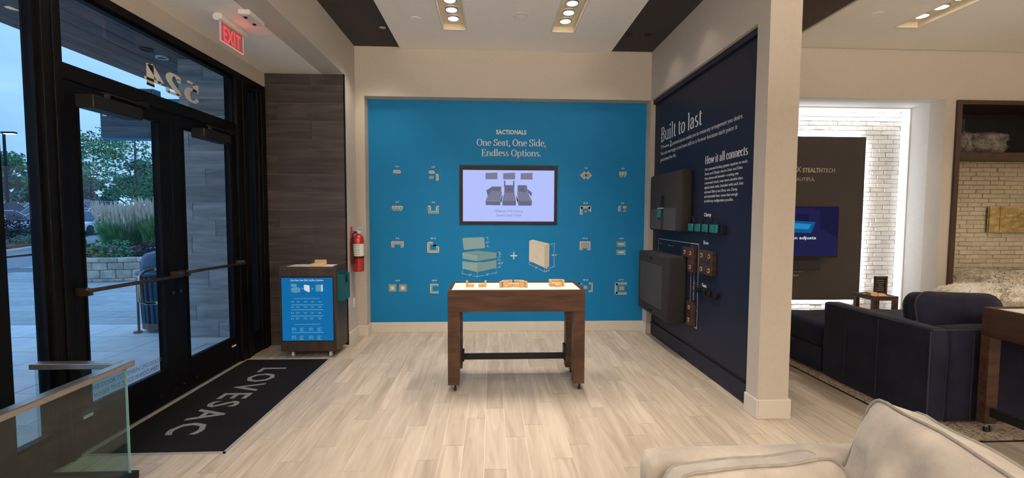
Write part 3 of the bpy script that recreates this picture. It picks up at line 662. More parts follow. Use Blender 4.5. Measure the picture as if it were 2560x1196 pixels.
# outdoor canopy soffit built of boards
m = MB(); m.box(-4.66, XO, -3, 7.4, 3.37, 3.60); sof = m.build('ceiling_outside', MT['extgrout']); sof.name = 'ceiling'
tag(sof, 'grey boarded canopy soffit outside above the doors', 'soffit', kind='structure')
MT['soff'] = wood('grey soffit board', (.08, .072, .072), (.15, .135, .135), axis=1, scale=4, rough=.7, rnd=.15, st=8)
xs = -4.66
for k in range(9):
    y = 1.0-.4*(k % 3)
    while y < 7.4:
        yb = min(y+1.2, 7.4)
        q = MB(); q.box(xs+.004, min(xs+.212, XO)-.002, max(y, 1.0)+.003, yb-.003, 3.355, 3.37)
        if yb > 1.05: q.build('board', MT['soff'], sof)
        y += 1.2
    xs += .214
for (x, y) in ((-3.817, 3.98), (-3.78, 5.16), (-3.80, 5.42)):
    t = thing('soffit_downlight', {3.98: 'round recessed soffit light outside above the left window', 5.16: 'oval unlit soffit light outside, left of the pair above the number', 5.42: 'dark ringed soffit light outside above the number four'}[y], 'downlight', (x, y, 3.335))
    m = MB(); m.lathe([(.045, 0), (.062, 0), (.062, .02), (.045, .02)], (x, y, 3.335), 20, ring=True); m.build('trim_ring', MT['greyfab'] if y < 5.3 else MT['white'], t)
    m = MB(); m.cyl((x, y, 3.345), .045, .01, 'z', 16); m.build('lens', MT['greyfab'], t)
# blade sign
t = thing('blade_sign', 'dark boarded hanging shop sign with a teal border outside', 'sign', (-4.5, 5.85, 2.47))
MT['bluebd'] = pm('teal sign border', (.02, .22, .34), (.02, .21, .32), scale=4, rough=.5)
m = MB(); m.box(-4.83, -4.19, 5.80, 5.93, 2.47, 3.09); m.build('body', MT['bluebd'], t)
for k in range(4):
    za = 2.485+k*.1485
    m = MB(); m.box(-4.815, -4.205, 5.790, 5.802, za+.002, za+.1465); m.build('board', wood('sign board', (.055, .055, .065), (.12, .12, .14), axis=0, scale=4, rough=.6) if k == 0 else bpy.data.materials['sign board'], t)
text_part('lettering', fit(sans('LOVESAC', bold=.02), .47, .085, CAPF), MT['labelw'], t, (-4.79, 5.788, 2.748), (1, 0, 0), (0, 0, 1), .003)
m = MB(); m.box(-4.19, -3.68, 5.84, 5.89, 2.62, 2.70); m.box(-4.19, -3.68, 5.84, 5.89, 2.90, 2.98); m.build('bracket', MT['bluebd'], t)
# ground
m = MB(); m.box(-13.6, XO, -6, 30, -.12, -.045); g = m.build('pavement', MT['joint']); tag(g, 'paved outdoor walkway of slabs and pavers', 'pavement', kind='structure')
def slab(x0, x1, y0, y1, mt, nm='paving_slab'):
    q = MB(); q.box(x0+.004, x1-.004, y0+.004, y1-.004, -.06, -.02+random.uniform(-.0015, .0015)); q.build(nm, mt, g)
# concrete slabs near the doors, a light band, then grey pavers laid in running bond
for i in range(5):
    for j in range(7):
        x1 = XO-.0-i*.72; slab(x1-.72, x1, 1.55+j*.61, 1.55+(j+1)*.61, MT['concrete'])
for i in range(6): slab(-7.6+i*.82, -7.6+(i+1)*.82, 5.83, 6.48, MT['concrete'])
for i in range(3): slab(-7.9+i*.62-.1, -7.9+(i+1)*.62-.1, 4.2, 5.82, MT['concrete'])
for j in range(15):
    off = .45*(j % 2)
    for i in range(11):
        x0 = -12.6+i*.9+off
        if x0+.9 > -3.7: continue
        slab(x0, x0+.9, 6.49+j*.45, 6.49+(j+1)*.45, MT['paver'], 'paver')
m = MB()
for j in range(26):
    for i in range(13):
        x0 = -13.5+i*.85; y0 = 13.3+j*.6
        if x0 < -3: m.box(x0+.006, x0+.844, y0+.006, y0+.594, -.06, -.02)
for j in range(12):
    for i in range(12):
        m.box(-13.4+i*.65+.005, -13.4+i*.65+.645, -1+j*.45+.005, -1+j*.45+.445, -.06, -.022)
q = m.build('joined_pavers', MT['paver'], g); q['kind'] = 'stuff'
# road, kerb, planting island, car park (gently rising)
def strip(name, label, cat, pts, z0, z1, mt):
    m = MB(); m.prism([(p[0], p[1]) for p in pts], (0, 0, z0), (1, 0, 0), (0, 1, 0), z1-z0); o = m.build(name, mt); return tag(o, label, cat, kind='structure')
strip('road', 'grey asphalt road beyond the walkway', 'road', [(-13.6, -6), (-13.6, 30), (-32, 46), (-60, 60), (-60, -6)], -.3, -.03, MT['road'])
cu = [(-14.5, 11.5), (-17.8, 17.1), (-19.6, 20.6), (-22.5, 26.3)]
cb = thing('kerb', 'pale concrete kerb on the far side of the road', 'kerb', (-17.8, 17.1, -.03), kind='structure')
for a, b in zip(cu, cu[1:]):
    d = Vector((b[0]-a[0], b[1]-a[1], 0)); nseg = max(1, int(d.length/1.6)); n = Vector((-d.y, d.x, 0)).normalized()*.32
    for k in range(nseg):
        p = Vector((*a, 0))+d*(k/nseg)+d*.002; p2 = Vector((*a, 0))+d*((k+1)/nseg)-d*.002
        m = MB(); m.prism([(p.x, p.y), (p2.x, p2.y), (p2.x+n.x, p2.y+n.y), (p.x+n.x, p.y+n.y)], (0, 0, -.04), (1, 0, 0), (0, 1, 0), .20); m.build('kerb_stone', MT['curb'], cb, bevel=.02)
strip('planting_bed', 'bark mulch bed behind the kerb', 'mulch bed', [(-15, 11.5), (-18.1, 17.1), (-19.9, 20.6), (-22.8, 26.3), (-26, 25), (-22.5, 19), (-18.5, 11.5)], -.05, .26, MT['mulch'])
m = MB(); m.add([(-75, 15, .2), (-20, 15, .2), (-18, 27, .3), (-10, 30, .35), (-10, 75, 2.4), (-110, 75, 2.4), (-110, 40, 1.2)], [(0, 1, 2, 3, 4, 5, 6)])
lot = MB(); lot.add([(-60, 14, -.02), (-17, 14, -.02), (-17, 30, .30), (-60, 30, .30)], [(0, 1, 2, 3)]); lot.add([(-110, 30, .30), (30, 30, .30), (30, 90, 3.0), (-110, 90, 3.0)], [(0, 1, 2, 3)])
tag(lot.build('car_park', MT['road']), 'asphalt car park rising gently behind the planting bed', 'car park', kind='structure')
def lotz(y): return .30+(y-30)*.045 if y > 30 else -.02+(y-14)*.02
# ------------------------------------------------------------------ round block planter
pc = Vector((-9.17, 12.62)); prad = 2.1
t = thing('block_planter', 'round raised planter of tan split face blocks outside the left door', 'planter', (pc.x, pc.y, -.02))
def ring_blocks(z0, z1, r0, r1, n, off, nm):
    for k in range(n):
        a0 = 2*PI*(k+off)/n; a1 = 2*PI*(k+1+off)/n; mid = (a0+a1)/2
        if math.cos(mid-math.atan2(-pc.y, -pc.x)) < -.25: continue
        jr = random.uniform(-.008, .008); g_ = .004/r1
        P = []
        for (r, z) in ((r0+jr, z0+.003), (r0+jr, z1-.003), (r1, z1-.003), (r1, z0+.003)):
            for a in (a0+g_, mid, a1-g_): P.append((pc.x+r*math.cos(a), pc.y+r*math.sin(a), z))
        fs = []
        for q in range(4):
            for w in range(2): i = q*3+w; j = ((q+1) % 4)*3+w; fs.append((i, i+1, j+1, j))
        fs += [(0, 3, 6, 9), (2, 11, 8, 5)]
        m = MB(); m.add(P, fs); m.build(nm, MT['block'], t, bevel=.012, segs=1)
nb = 43
ring_blocks(-.02, .05, prad+.03, prad-.22, nb, .5, 'base_block'); ring_blocks(.05, .25, prad, prad-.22, nb, 0, 'block'); ring_blocks(.25, .425, prad, prad-.22, nb, .5, 'block'); ring_blocks(.425, .53, prad+.03, prad-.25, 38, .2, 'cap_block')
m = MB(); m.cyl((pc.x, pc.y, -.02), prad-.23, .48, 'z', 40); m.build('soil', MT['mulch'], t)
# planter plants
def blades(m, c, r, hgt, n, lean, wid, seed, mi=0, top=None):
    rnd = random.Random(seed)
    for k in range(n):
        a = rnd.uniform(0, 2*PI); rr = r*math.sqrt(rnd.random())*.55; x, y = c[0]+rr*math.cos(a), c[1]+rr*math.sin(a)
        ha = hgt*rnd.uniform(.7, 1.05); la = lean*rnd.uniform(.3, 1.2); b = a+rnd.uniform(-.6, .6)
        dx, dy = math.cos(b)*la, math.sin(b)*la; px, py = -math.sin(b+1.2)*wid, math.cos(b+1.2)*wid
        p = [(x, y, c[2]), (x+dx*.3, y+dy*.3, c[2]+ha*.55), (x+dx*.9, y+dy*.9, c[2]+ha)]
        if top is None:
            m.add([(p[0][0]-px, p[0][1]-py, p[0][2]), (p[0][0]+px, p[0][1]+py, p[0][2]), (p[1][0]+px*.8, p[1][1]+py*.8, p[1][2]), (p[1][0]-px*.8, p[1][1]-py*.8, p[1][2]), p[2]], [(0, 1, 2, 3), (3, 2, 4)])
        else:
            q = top; w = wid*2.2
            z0_ = c[2]+ha; m.add([(p[2][0], p[2][1], z0_), (p[2][0]+w, p[2][1]+w*.4, z0_+q*.4), (p[2][0]+dx*.1, p[2][1]+dy*.1, z0_+q*rnd.uniform(.8, 1.2)), (p[2][0]-w, p[2][1]-w*.4, z0_+q*.45)], [(0, 1, 2, 3)])
            m.add([(p[0][0]-.0025, p[0][1], p[0][2]+ha*.4), (p[0][0]+.0025, p[0][1], p[0][2]+ha*.4), (p[2][0]+.002, p[2][1], z0_+q*.3), (p[2][0]-.002, p[2][1], z0_+q*.3)], [(0, 1, 2, 3)])
gl = ['tall feather grass clump with tan plumes at the left of the planter', 'tall feather grass clump with tan plumes in the middle of the planter', 'tall feather grass clump with tan plumes at the right of the planter']
for i, (x, y, hh) in enumerate(((-10.0, 12.6, 1.20), (-9.15, 12.85, 1.32), (-8.3, 13.1, 1.28))):
    t = thing('feather_grass', gl[i], 'grass', (x, y, .46), group='grass clumps in the planter')
    m = MB(); blades(m, (x, y, .44), .70, hh*.86, 1500, .36, .009, 10+i); o = m.build('blades', MT['grassg'], t); o['kind'] = 'stuff'
    m = MB(); blades(m, (x, y, .44), .66, hh*.95, 260, .32, .010, 20+i, top=.28); o = m.build('plumes', MT['plume'], t); o['kind'] = 'stuff'
def leafball(m, c, rx, rz, n, s, seed, low=-1.0):
    rnd = random.Random(seed)
    for k in range(n):
        while True:
            p = Vector((rnd.uniform(-1, 1), rnd.uniform(-1, 1), rnd.uniform(low, 1)))
            if .25 < p.length < 1: break
        nn = noise.noise(p*2.1+Vector((seed, 0, 0)))
        p = p*(.86+.35*nn)
        q = Vector((c[0]+p.x*rx, c[1]+p.y*rx, c[2]+p.z*rz)); d = Vector((rnd.gauss(0, 1), rnd.gauss(0, 1), rnd.gauss(0, .7))).normalized(); e_ = d.orthogonal().normalized()
        ss = s*rnd.uniform(.6, 1.2)
        m.add([q-d*ss, q+e_*ss*.45, q+d*ss, q-e_*ss*.45], [(0, 1, 2, 3)])
flower = [(-10.05, 11.35, 'fy', .07, 'yellow flowers at the left edge of the planter'), (-9.55, 11.05, 'fv', .05, 'purple leaved plant with violet flowers in the planter'), (-9.15, 10.85, 'fo', .06, 'orange flowers low at the planter rim'),
          (-8.75, 11.0, 'fp', .06, 'blue purple flowers at the planter rim'), (-8.35, 11.15, 'fv', .05, 'dark purple foliage plant in the middle of the planter'), (-7.9, 11.3, 'fw', .06, 'pale leaved plant at the planter rim behind the bin'), (-9.3, 11.5, 'fv', .05, 'leafy plant in front of the grass clumps'), (-8.6, 11.7, 'fo', .05, 'feathery green plant before the middle grass clump')]
for i, (x, y, f_, s_, lb) in enumerate(flower):
    t = thing('flowering_plant', lb, 'flowers', (x, y, .46))
    m = MB(); leafball(m, (x, y, .56), .34, .30 if i % 2 else .42, 520, .045, 40+i, -.4); m.build('foliage', MT['shrubg'] if f_ != 'fv' else (MT['shrubr'] if i != 6 else MT['leaf']), t)
    m = MB(); rnd = random.Random(i)
    for k in range(11 if i < 6 else 4):
        a = rnd.uniform(0, 2*PI); r_ = .28*math.sqrt(rnd.random()); cx, cy, cz = x+r_*math.cos(a), y+r_*math.sin(a)-.05, .70+rnd.uniform(-.10, .06)
        m.lathe([(0, .02), (s_*.5, .012), (s_*.6, 0), (s_*.2, -.01)], (cx, cy, cz), 7, 'z')
    m.build('blossoms', MT[f_], t)
# ------------------------------------------------------------------ litter bin
cx, cy = -4.42, 6.22
t = thing('litter_bin', 'dark blue slatted litter bin with a domed lid outside the left door', 'litter bin', (cx, cy, -.02))
m = MB(); m.lathe([(.0, .06), (.235, .06), (.265, .76), (.25, .76), (.22, .08), (0, .08)], (cx, cy, -.02), 28); m.build('liner', MT['canblue'], t, smooth=True)
for k in range(24):
    a = 2*PI*k/24; q = MB(); q.tube([(cx+.248*math.cos(a), cy+.248*math.sin(a), .06), (cx+.278*math.cos(a), cy+.278*math.sin(a), .72)], .017, 6); q.build('slat', MT['canblue'], t)
m = MB(); m.lathe([(.25, .74), (.31, .765), (.325, .79), (.30, .81), (.262, .815), (.262, .85), (.255, .855), (.255, .87), (.262, .875), (.25, .98), (.21, 1.035), (.12, 1.065), (0, 1.07)], (cx, cy, -.02), 32); m.build('lid', MT['canblue'], t, smooth=True)
m = MB(); m.lathe([(.245, .045), (.262, .05), (.265, .13), (.25, .13)], (cx, cy, -.02), 28, ring=True); m.build('bottom_band', MT['rust'], t)
for a in (-2.4, -.1, 2.0):
    q = MB(); ca, sa = math.cos(a), math.sin(a); q.tube([(cx+.30*ca, cy+.30*sa, .70), (cx+.30*ca, cy+.30*sa, 0), (cx+.30*ca, cy+.30*sa, -.01)], .014, 8); q.cyl((cx+.31*ca, cy+.31*sa, -.02), .05, .02, 'z', 12); q.tube([(cx+.30*ca, cy+.30*sa, .66), (cx+.25*ca, cy+.25*sa, .66)], .01, 6); q.build('post', MT['rust'], t)
# ------------------------------------------------------------------ shrubs, trees, cars, street lamps
def shrub(name, lb, x, y, z, r, hz, mt, n=1500, s=.06, seed=1):
    m = MB(); leafball(m, (0, 0, hz*.5), r, hz*.55, n, s, seed, -.8)
    t = thing(name, lb, 'shrub', (x, y, z)); m.build('foliage', mt, t, world=False)
    q = MB(); q.tube([(0, 0, -.03), (0, 0, hz*.5)], .04, 6); q.build('stem', MT['bark'], t, world=False); return t
shrub('round_shrub', 'dark purple shrub on the mulch bed, nearest the window edge', -20.6, 20.0, .26, .85, 1.25, MT['shrubr'], seed=3)
shrub('round_shrub', 'dark clipped round shrub on the mulch bed right of the purple one', -20.3, 22.0, .26, .62, .95, pm('dark shrub leaves', (.02, .022, .02), (.05, .055, .045), scale=6, rough=.8), seed=4)
shrub('leafy_perennial', 'bright green leafy plant between the two shrubs on the mulch bed', -20.2, 21.0, .26, .5, .6, MT['shrubg'], n=700, s=.08, seed=5)
shrub('leafy_perennial', 'low pale leafy plant in front of the purple shrub', -19.9, 19.8, .26, .4, .35, MT['leaf2'], n=400, s=.07, seed=6)
def tree(name, lb, x, y, z, H_, r, mt, n, s, seed, trunk=.12, low=-.6, cz=.62, rz=None):
    t = thing(name, lb, 'tree', (x, y, z)); rnd = random.Random(seed)
    m = MB(); m.tube([(0, 0, -.1), (.05, .03, H_*.25), (0, .1, H_*.55), (.1, 0, H_*.85)], [trunk, trunk*.85, trunk*.55, trunk*.2], 8)
    for k in range(11):
        a = rnd.uniform(0, 2*PI); z0 = H_*rnd.uniform(.28, .6); ln = r*rnd.uniform(.6, .95)
        m.tube([(0, 0, z0), (math.cos(a)*ln*.5, math.sin(a)*ln*.5, z0+H_*.10), (math.cos(a)*ln, math.sin(a)*ln, z0+H_*rnd.uniform(.14, .26))], [trunk*.35, trunk*.22, trunk*.06], 5)
    m.build('trunk', MT['bark'], t, world=False)
    m = MB(); cl = 26; rzz = rz or H_*.40
    for k in range(cl):
        while True:
            p = Vector((rnd.uniform(-1, 1), rnd.uniform(-1, 1), rnd.uniform(low, 1)))
            if .3 < p.length < 1: break
        leafball(m, (p.x*r*.85, p.y*r*.85, H_*cz+p.z*rzz), r*.30, r*.20, n//cl, s, seed*50+k)
    m.build('foliage', mt, t, world=False); return t
tree('street_tree', 'airy green tree behind the planter grass', -16.9, 22.0, .0, 6.0, 3.1, MT['leaf'], 6500, .075, 1, rz=2.1, cz=.60)
tree('street_tree', 'spreading green tree behind the car park at the left window edge', -61.0, 57.0, 1.5, 8.6, 4.6, MT['leaf'], 7000, .19, 2, rz=3.6, cz=.58)
tree('street_tree', 'lower green tree behind the car park, beside the lamp post', -53.0, 57.5, 1.5, 6.6, 3.6, MT['leaf'], 6000, .19, 3, rz=2.6)
ordn = ['farthest left tree', 'second tree from the left', 'third tree from the left', 'fourth tree from the left', 'fifth tree from the left', 'rightmost tree']
for i, (x, y, hh) in enumerate([(-82, 70, 9.5), (-72, 70, 8.4), (-62, 71, 7.2), (-52.5, 71, 7.4), (-43, 71, 7.0), (-33, 71, 7.6)]):
    tree('background_tree', ordn[i]+' in the row behind the car park', x, y, 2.0, hh, 4.6, MT['leaf2'], 4600, .32, 11+i, cz=.48, low=-1, rz=hh*.5).__setitem__('group', 'trees behind the car park')
def car(name, lb, x, y, rz, mt, suv=False):
    t = thing(name, lb, 'car', (x, y, lotz(y)+.0), rz, group='parked cars')
    L_, Wd, H1, H2 = 4.5, 1.8, .80 if not suv else .95, 1.42 if not suv else 1.72
    body = [(-2.25, .30), (-2.2, .62), (-2.05, H1-.04), (-1.5, H1+.02), (1.0, H1), (1.9, H1-.10), (2.2, H1-.22), (2.25, .32), (1.8, .22), (-1.8, .22)]
    m = MB(); m.prism(body, (0, Wd/2, 0), (1, 0, 0), (0, 0, 1), Wd); m.build('body', mt, t, world=False, bevel=.07, segs=3, smooth=True)
    rf = [(-1.75 if not suv else -2.1, H1), (-1.15 if not suv else -1.85, H2-.03), (-.6, H2), (.15, H2-.02), (1.05, H1)]
    m = MB(); k = Wd/2-.06
    P = []
    for sgn in (-1, 1):
        for (a, z) in rf: P.append((a, sgn*(k-.02-(z-H1)*.30), z))
    n = len(rf); fs = [tuple(range(n)), tuple(range(2*n-1, n-1, -1))]+[(i, i+n, (i+1) % n+n, (i+1) % n) for i in range(n)]
    m.add(P, fs); m.build('cabin_glass', MT['carglass'], t, world=False, bevel=.03)
    m = MB(); m.box(rf[1][0]+.05, rf[3][0]-.05, -(k-.22), k-.22, H2-.03, H2+.012)
    for a, b in ((0, 1), (4, 3), (2, 2)):
        for sgn in (-1, 1): m.tube([(rf[a][0], sgn*(k-.01), H1), (rf[b][0], sgn*(k-.02-(H2-H1)*.28), H2-.01)], .035, 5)
    m.build('roof', mt, t, world=False, bevel=.02)
    for a in (-1.4, 1.4):
        for sgn in (-1, 1):
            q = MB(); q.lathe([(0, -.11), (.20, -.11), (.33, -.09), (.33, .09), (.20, .11), (0, .11)], (a, sgn*(Wd/2-.10), .33), 16, 'y'); q.build('wheel', MT['tyre'], t, world=False)
    m = MB(); m.box(2.16, 2.26, -.82, -.5, .52, .64); m.box(2.16, 2.26, .5, .82, .52, .64); m.build('headlight', MT['labelw'], t, world=False)
    return t
rows = [(28.6, -29.9, 3, 'front row'), (34.8, -36.0, 4, 'second row'), (41.0, -42.4, 4, 'third row'), (47.2, -48.8, 4, 'fourth row'), (53.4, -54.6, 4, 'back row')]
paint = ['carw', 'cars', 'carw', 'cark', 'cars', 'carw', 'carw', 'carg', 'carw', 'cars', 'carw', 'carw', 'carg', 'carw', 'cars', 'carw', 'carw', 'cark', 'carw']
pn = dict(carw='white', cars='silver', cark='black', carg='grey'); wh = ['leftmost', 'second from the left', 'third from the left', 'rightmost']; q = 0
for y, x0, n, rn in rows:
    for k in range(n):
        suv = (q*7) % 5 in (1, 3); c_ = paint[q % len(paint)]; w_ = wh[3] if k == n-1 else wh[k]
        car('parked_car', pn[c_]+(' tall' if suv else '')+' car, '+w_+' in the '+rn+' of the car park', x0+2.75*k, y+random.uniform(-.3, .3), -PI/2 if (q % 3) else PI/2, MT[c_], suv); q += 1
def streetlamp(lb, x, y, H_, lit=True):
    z = lotz(y); t = thing('street_lamp', lb, 'street lamp', (x, y, z))
    m = MB(); m.tube([(0, 0, 0), (0, 0, H_)], [.13, .09], 10); m.build('pole', MT['blackp'], t, world=False)
    m = MB(); m.cyl((0, 0, 0), .28, .7, 'z', 14); m.build('base', MT['concrete'], t, world=False)
    m = MB(); m.box(-.1, .9, -.18, .18, H_-.05, H_+.10); m.build('lamp_head', MT['blackp'], t, world=False, bevel=.04)
    m = MB(); m.box(.1, .85, -.15, .15, H_-.09, H_-.05); m.build('lens', MT['lampon2'], t, world=False)
streetlamp('tall dark street lamp with lit head at the left edge', -39.15, 38.0, 7.3)
streetlamp('short far street lamp seen over the parked cars', -48.0, 50.3, 4.4)
streetlamp('far street lamp seen left of the planter grass', -43.2, 50.3, 4.4)
# ================================================================== teal graphic on the back wall
tp = thing('graphic_panel', 'large teal wall graphic with white headings and small sofa layout icons', 'wall graphic', (.22, YP-.005, .14))
m = MB(); m.box(-1.584, 2.026, YP-.010, YP+.001, .137, 3.019)
# leave the niche for the television: four pieces round it
NX0, NX1, NZ0, NZ1 = -.436, .873, 1.408, 2.206
m = MB(); m.box(-1.584, NX0, YP-.010, YP, .137, 3.019); m.box(NX1, 2.026, YP-.010, YP, .137, 3.019); m.box(NX0, NX1, YP-.010, YP, .137, NZ0); m.box(NX0, NX1, YP-.010, YP, NZ1, 3.019)
m.build('print_surface', MT['teal'], tp)
YF = YP-.010
AX, AZ = (1, 0, 0), (0, 0, 1)
def wtext(txt, x, z, width, cap, font='serif', mt='txt', parent=tp, center=True, name='lettering', **k):
    vf = fit(serif(txt, **k), width, cap, CAPS, center) if font == 'serif' else fit(sans(txt, **k), width, cap, CAPF, center)
    return text_part(name, vf, MT[mt], parent, (x, YF, z), AX, AZ, .0015)
wtext('SACTIONALS', .25, 2.600, .395, .056, 'sans', bold=.03, name='brand_heading')
wtext('One Seat, One Side,', .252, 2.448, .90, .086, name='main_heading')
wtext('Endless Options.', .252, 2.316, .77, .086, name='main_heading')
U = .00525
def icon(label, cx, cz, lab, lz, polys, nm='layout_icon'):
    """polys: (material, [x0, top, x1, bottom]) or (material, [(x, y)...]); offsets in small units, y down"""
    root = MB(); order = sorted(set(p[0] for p in polys), key='gldwi'.find); mats = {'g': 'icog', 'l': 'ico', 'd': 'teal', 'w': 'txt', 'i': 'icod'}
    root_ms = [MT[mats[o]] for o in order]
    for mt, p in polys:
        root.cur = order.index(mt); lift = .0010+.0006*'lgdwi'.find(mt)
        if isinstance(p[0], tuple): v = [(a*U, -b*U) for a, b in p]
        else: v = [(p[0]*U, -p[3]*U), (p[2]*U, -p[3]*U), (p[2]*U, -p[1]*U), (p[0]*U, -p[1]*U)]
        a = sum(v[i][0]*v[(i+1) % len(v)][1]-v[(i+1) % len(v)][0]*v[i][1] for i in range(len(v)))
        if a < 0: v = v[::-1]
        root.mapped(v, [tuple(range(len(v)))], (cx, YF, cz), AX, AZ, lift)
    o = root.build(nm, root_ms, tp)
    if lab: text_part('caption', fit(sans(lab, bold=.02), None, .020, CAPF, True), MT['txt'], o, (cx, YF, lz-.010), AX, AZ, .0015)
    return o
def fr(x0, y0, x1, y1, t=1.7, f='g', sides='lrtb'):
    r = [('w' if False else f, [x0, y0, x1, y1])]
    if 'l' in sides: r.append(('w', [x0, y0, x0+t, y1]))
    if 'r' in sides: r.append(('w', [x1-t, y0, x1, y1]))
    if 't' in sides: r.append(('w', [x0, y0, x1, y0+t]))
    if 'b' in sides: r.append(('w', [x0, y1-t, x1, y1]))
    return r
def dim(x0, x1, y): return [('i', [x0, y, x1, y+.7]), ('i', [x0, y-1, x0+.7, y+1.6]), ('i', [x1-.7, y-1, x1, y+1.6])]
def dimv(y0, y1, x): return [('i', [x, y0, x+.7, y1]), ('i', [x-1, y0, x+1.6, y0+.7]), ('i', [x-1, y1-.7, x+1.6, y1])]
icon('', -1.223, 2.103, '2×4', 2.170, fr(-9, -3.9, 9, 3.9)+dim(-9, 9, -6.5)+dimv(-4, 4, -12))
icon('', -.760, 2.061, '6×8', 2.168, fr(-12.2, -11.2, 4.3, -4.1)+[('l', [-10, 1.5, 1.6, 8.9])]+fr(5.9, -3, 13, 13.3, sides='rtb')+dim(-12, 14, -14)+dimv(-12, 13, 17))
icon('', -1.225, 1.628, '6×7', 1.713, fr(-13.2, -6.4, 13, 1, sides='lrt')+[('w', [-4.8, -6.4, -3.3, 1]), ('w', [3.4, -6.4, 4.9, 1]), ('l', [-11.8, 1, -4.7, 6.1]), ('l', [-3.4, 1, 3.3, 6.1]), ('l', [4.7, 1, 11.4, 6.1])]+dim(-13, 13, -9)+dimv(-6, 6, -17))
icon('', -.760, 1.614, '8×8', 1.712, [('l', [-13.4, -10, 13.4, 10]), ('g', [-11.5, -8, -7.5, 8]), ('g', [7.5, -8, 11.5, 8]), ('d', [-6.2, -10.1, 6.6, 3.2]), ('w', [-7.8, -10, -6.2, 4.8]), ('w', [6.4, -10, 8, 4.8]), ('w', [-7.8, 3.2, 8, 4.8]), ('w', [-13.4, -10, -6.2, -8.2]), ('w', [6.6, -10, 13.4, -8.2])]+dim(-13, 13, -12.5)+dimv(-10, 10, -16.5))
icon('', -1.227, 1.160, '6×6', 1.242, [('g', [-15.3, -7.7, 15.3, 7.7]), ('l', [-15.3, 3, 15.3, 7.7]), ('d', [-7.5, .2, 7.6, 7.8]), ('w', [-15.3, -7.7, 15.3, -5.9]), ('w', [-15.3, -7.7, -13.8, 3]), ('w', [13.8, -7.7, 15.3, 3])]+dim(-15, 15, -10)+dimv(-7.7, 7.7, -18))
icon('', -.765, 1.125, '10×12', 1.242, [('g', [-14.5, -13.5, 14.5, 13.5]), ('d', [-7.5, -6.4, 7.4, 6.4]), ('d', [-.6, -13.6, 14.6, -2.4]), ('l', [-7.5, 6.4, 7.4, 8.5]), ('l', [-4.6, -2.8, 2.4, 3]), ('w', [-14.5, -13.5, -12.8, 13.5]), ('w', [-14.5, -13.5, -2, -11.9]), ('w', [-14.5, 11.8, 14.5, 13.5]), ('w', [12.8, -2.4, 14.5, 13.5]), ('w', [7.4, -2.4, 14.5, -.8])]+dimv(-13.5, 13.5, -18)+dim(-14, 14, 16.5))
icon('', -1.230, .590, '16×8', .688, [('l', [-22.2, -9.4, -3.1, 9.4]), ('g', [-20, -7, -5.3, 7]), ('w', [-16.8, -4, -8.6, 4.2]), ('d', [-15.3, -2.5, -10, 2.7]), ('l', [3.1, -9.4, 22.2, 9.4]), ('g', [5.3, -7, 20, 7]), ('w', [8.6, -4, 16.8, 4.2]), ('d', [10, -2.5, 15.3, 2.7])]+dim(-22, 22, -12)+dimv(-9, 9, 25))
icon('', -.755, .580, '14×12', .688, [('l', [-10.1, -11.7, 10.1, 11.7]), ('g', [-8, -9, -5.5, 9]), ('d', [-3.9, -5.9, 10.2, 5.9]), ('w', [-10.1, -11.7, -8.6, 11.7]), ('w', [-10.1, -11.7, 10.1, -10.2]), ('l', [4.6, -6, 10.1, -2]), ('w', [8.6, -11.7, 10.1, -6]), ('l', [-1.8, -5.3, 2.2, 4.4]), ('w', [-10.1, 10.2, 10.1, 11.7]), ('w', [8.6, 5.8, 10.1, 11.7])]+dimv(-12, 12, -14)+dim(-10, 10, 14))
def diam(cx, cy, r): return [(cx-r, cy), (cx, cy+r), (cx+r, cy), (cx, cy-r)]
icon('', 1.237, 2.075, '7×8', 2.171, [('w', diam(-4.5, 0, 9.8)), ('w', diam(5, 0, 9.8))], 'layout_icon')
icon('', 1.237, 2.0752, '', 0, [('g', diam(-4.5, 0, 8)), ('g', diam(5, 0, 8))]+dim(-14, 14, -13)+dimv(-9, 9, -18)).location.y = -.0021
icon('', 1.727, 2.090, '4×3', 2.170, fr(-9.3, -6.7, 9.3, 1.5, sides='lrt')+[('w', [-.8, -6.7, .8, 1.5]), ('l', [-8, 1.5, -1.2, 6.8]), ('l', [1.2, 1.5, 8, 6.8])]+dim(-9, 9, -9)+dimv(-6, 7, -12.5))
icon('', 1.237, 1.616, '8×10', 1.713, [('g', [-14, -10.5, -7.2, 10.5]), ('g', [-14, -10.5, 14, -3.7]), ('g', [7.3, -10.5, 14, 3]), ('w', [-14, -10.5, 14, -9]), ('w', [-14, -10.5, -12.5, 10.5]), ('w', [12.5, -10.5, 14, 3]), ('w', [-14, 9, -7.2, 10.5]), ('l', [-3.5, 0, 3.5, 5.4])]+dim(-14, 14, -12.5)+dimv(-10, 10, -17))
icon('', 1.729, 1.634, '4×5', 1.714, fr(-10.5, -7.7, -3.6, 6.2, sides='lt')+fr(.6, -7.7, 10.3, -1.4)+[('l', [1.5, 1.7, 8.8, 7.4])]+dim(-10, 10, -10)+dimv(-8, 7, 12.5))
icon('', 1.236, 1.146, '12×12', 1.245, [('g', [-13.5, -10.8, 13.5, 10.8]), ('d', [-6, 6.3, 6, 10.9]), ('w', [-13.5, -10.8, 13.5, -9.2]), ('w', [-13.5, -10.8, -12, 10.8]), ('w', [12, -10.8, 13.5, 10.8]), ('w', [-13.5, 9.3, -6, 10.8]), ('w', [6, 9.3, 13.5, 10.8])]+dim(-13, 13, -13)+dimv(-10, 10, -17))
icon('', 1.722, 1.112, '16×8', 1.245, [('l', [-11.6, -17, 11.6, -4.2]), ('w', [-6.3, -12.2, 6.3, -9.4]), ('l', [-11.6, 4, 11.6, 16.8]), ('w', [-6.3, 8.8, 6.3, 11.6])]+dim(-11, 11, -19.5)+dimv(-17, 17, -14.5))
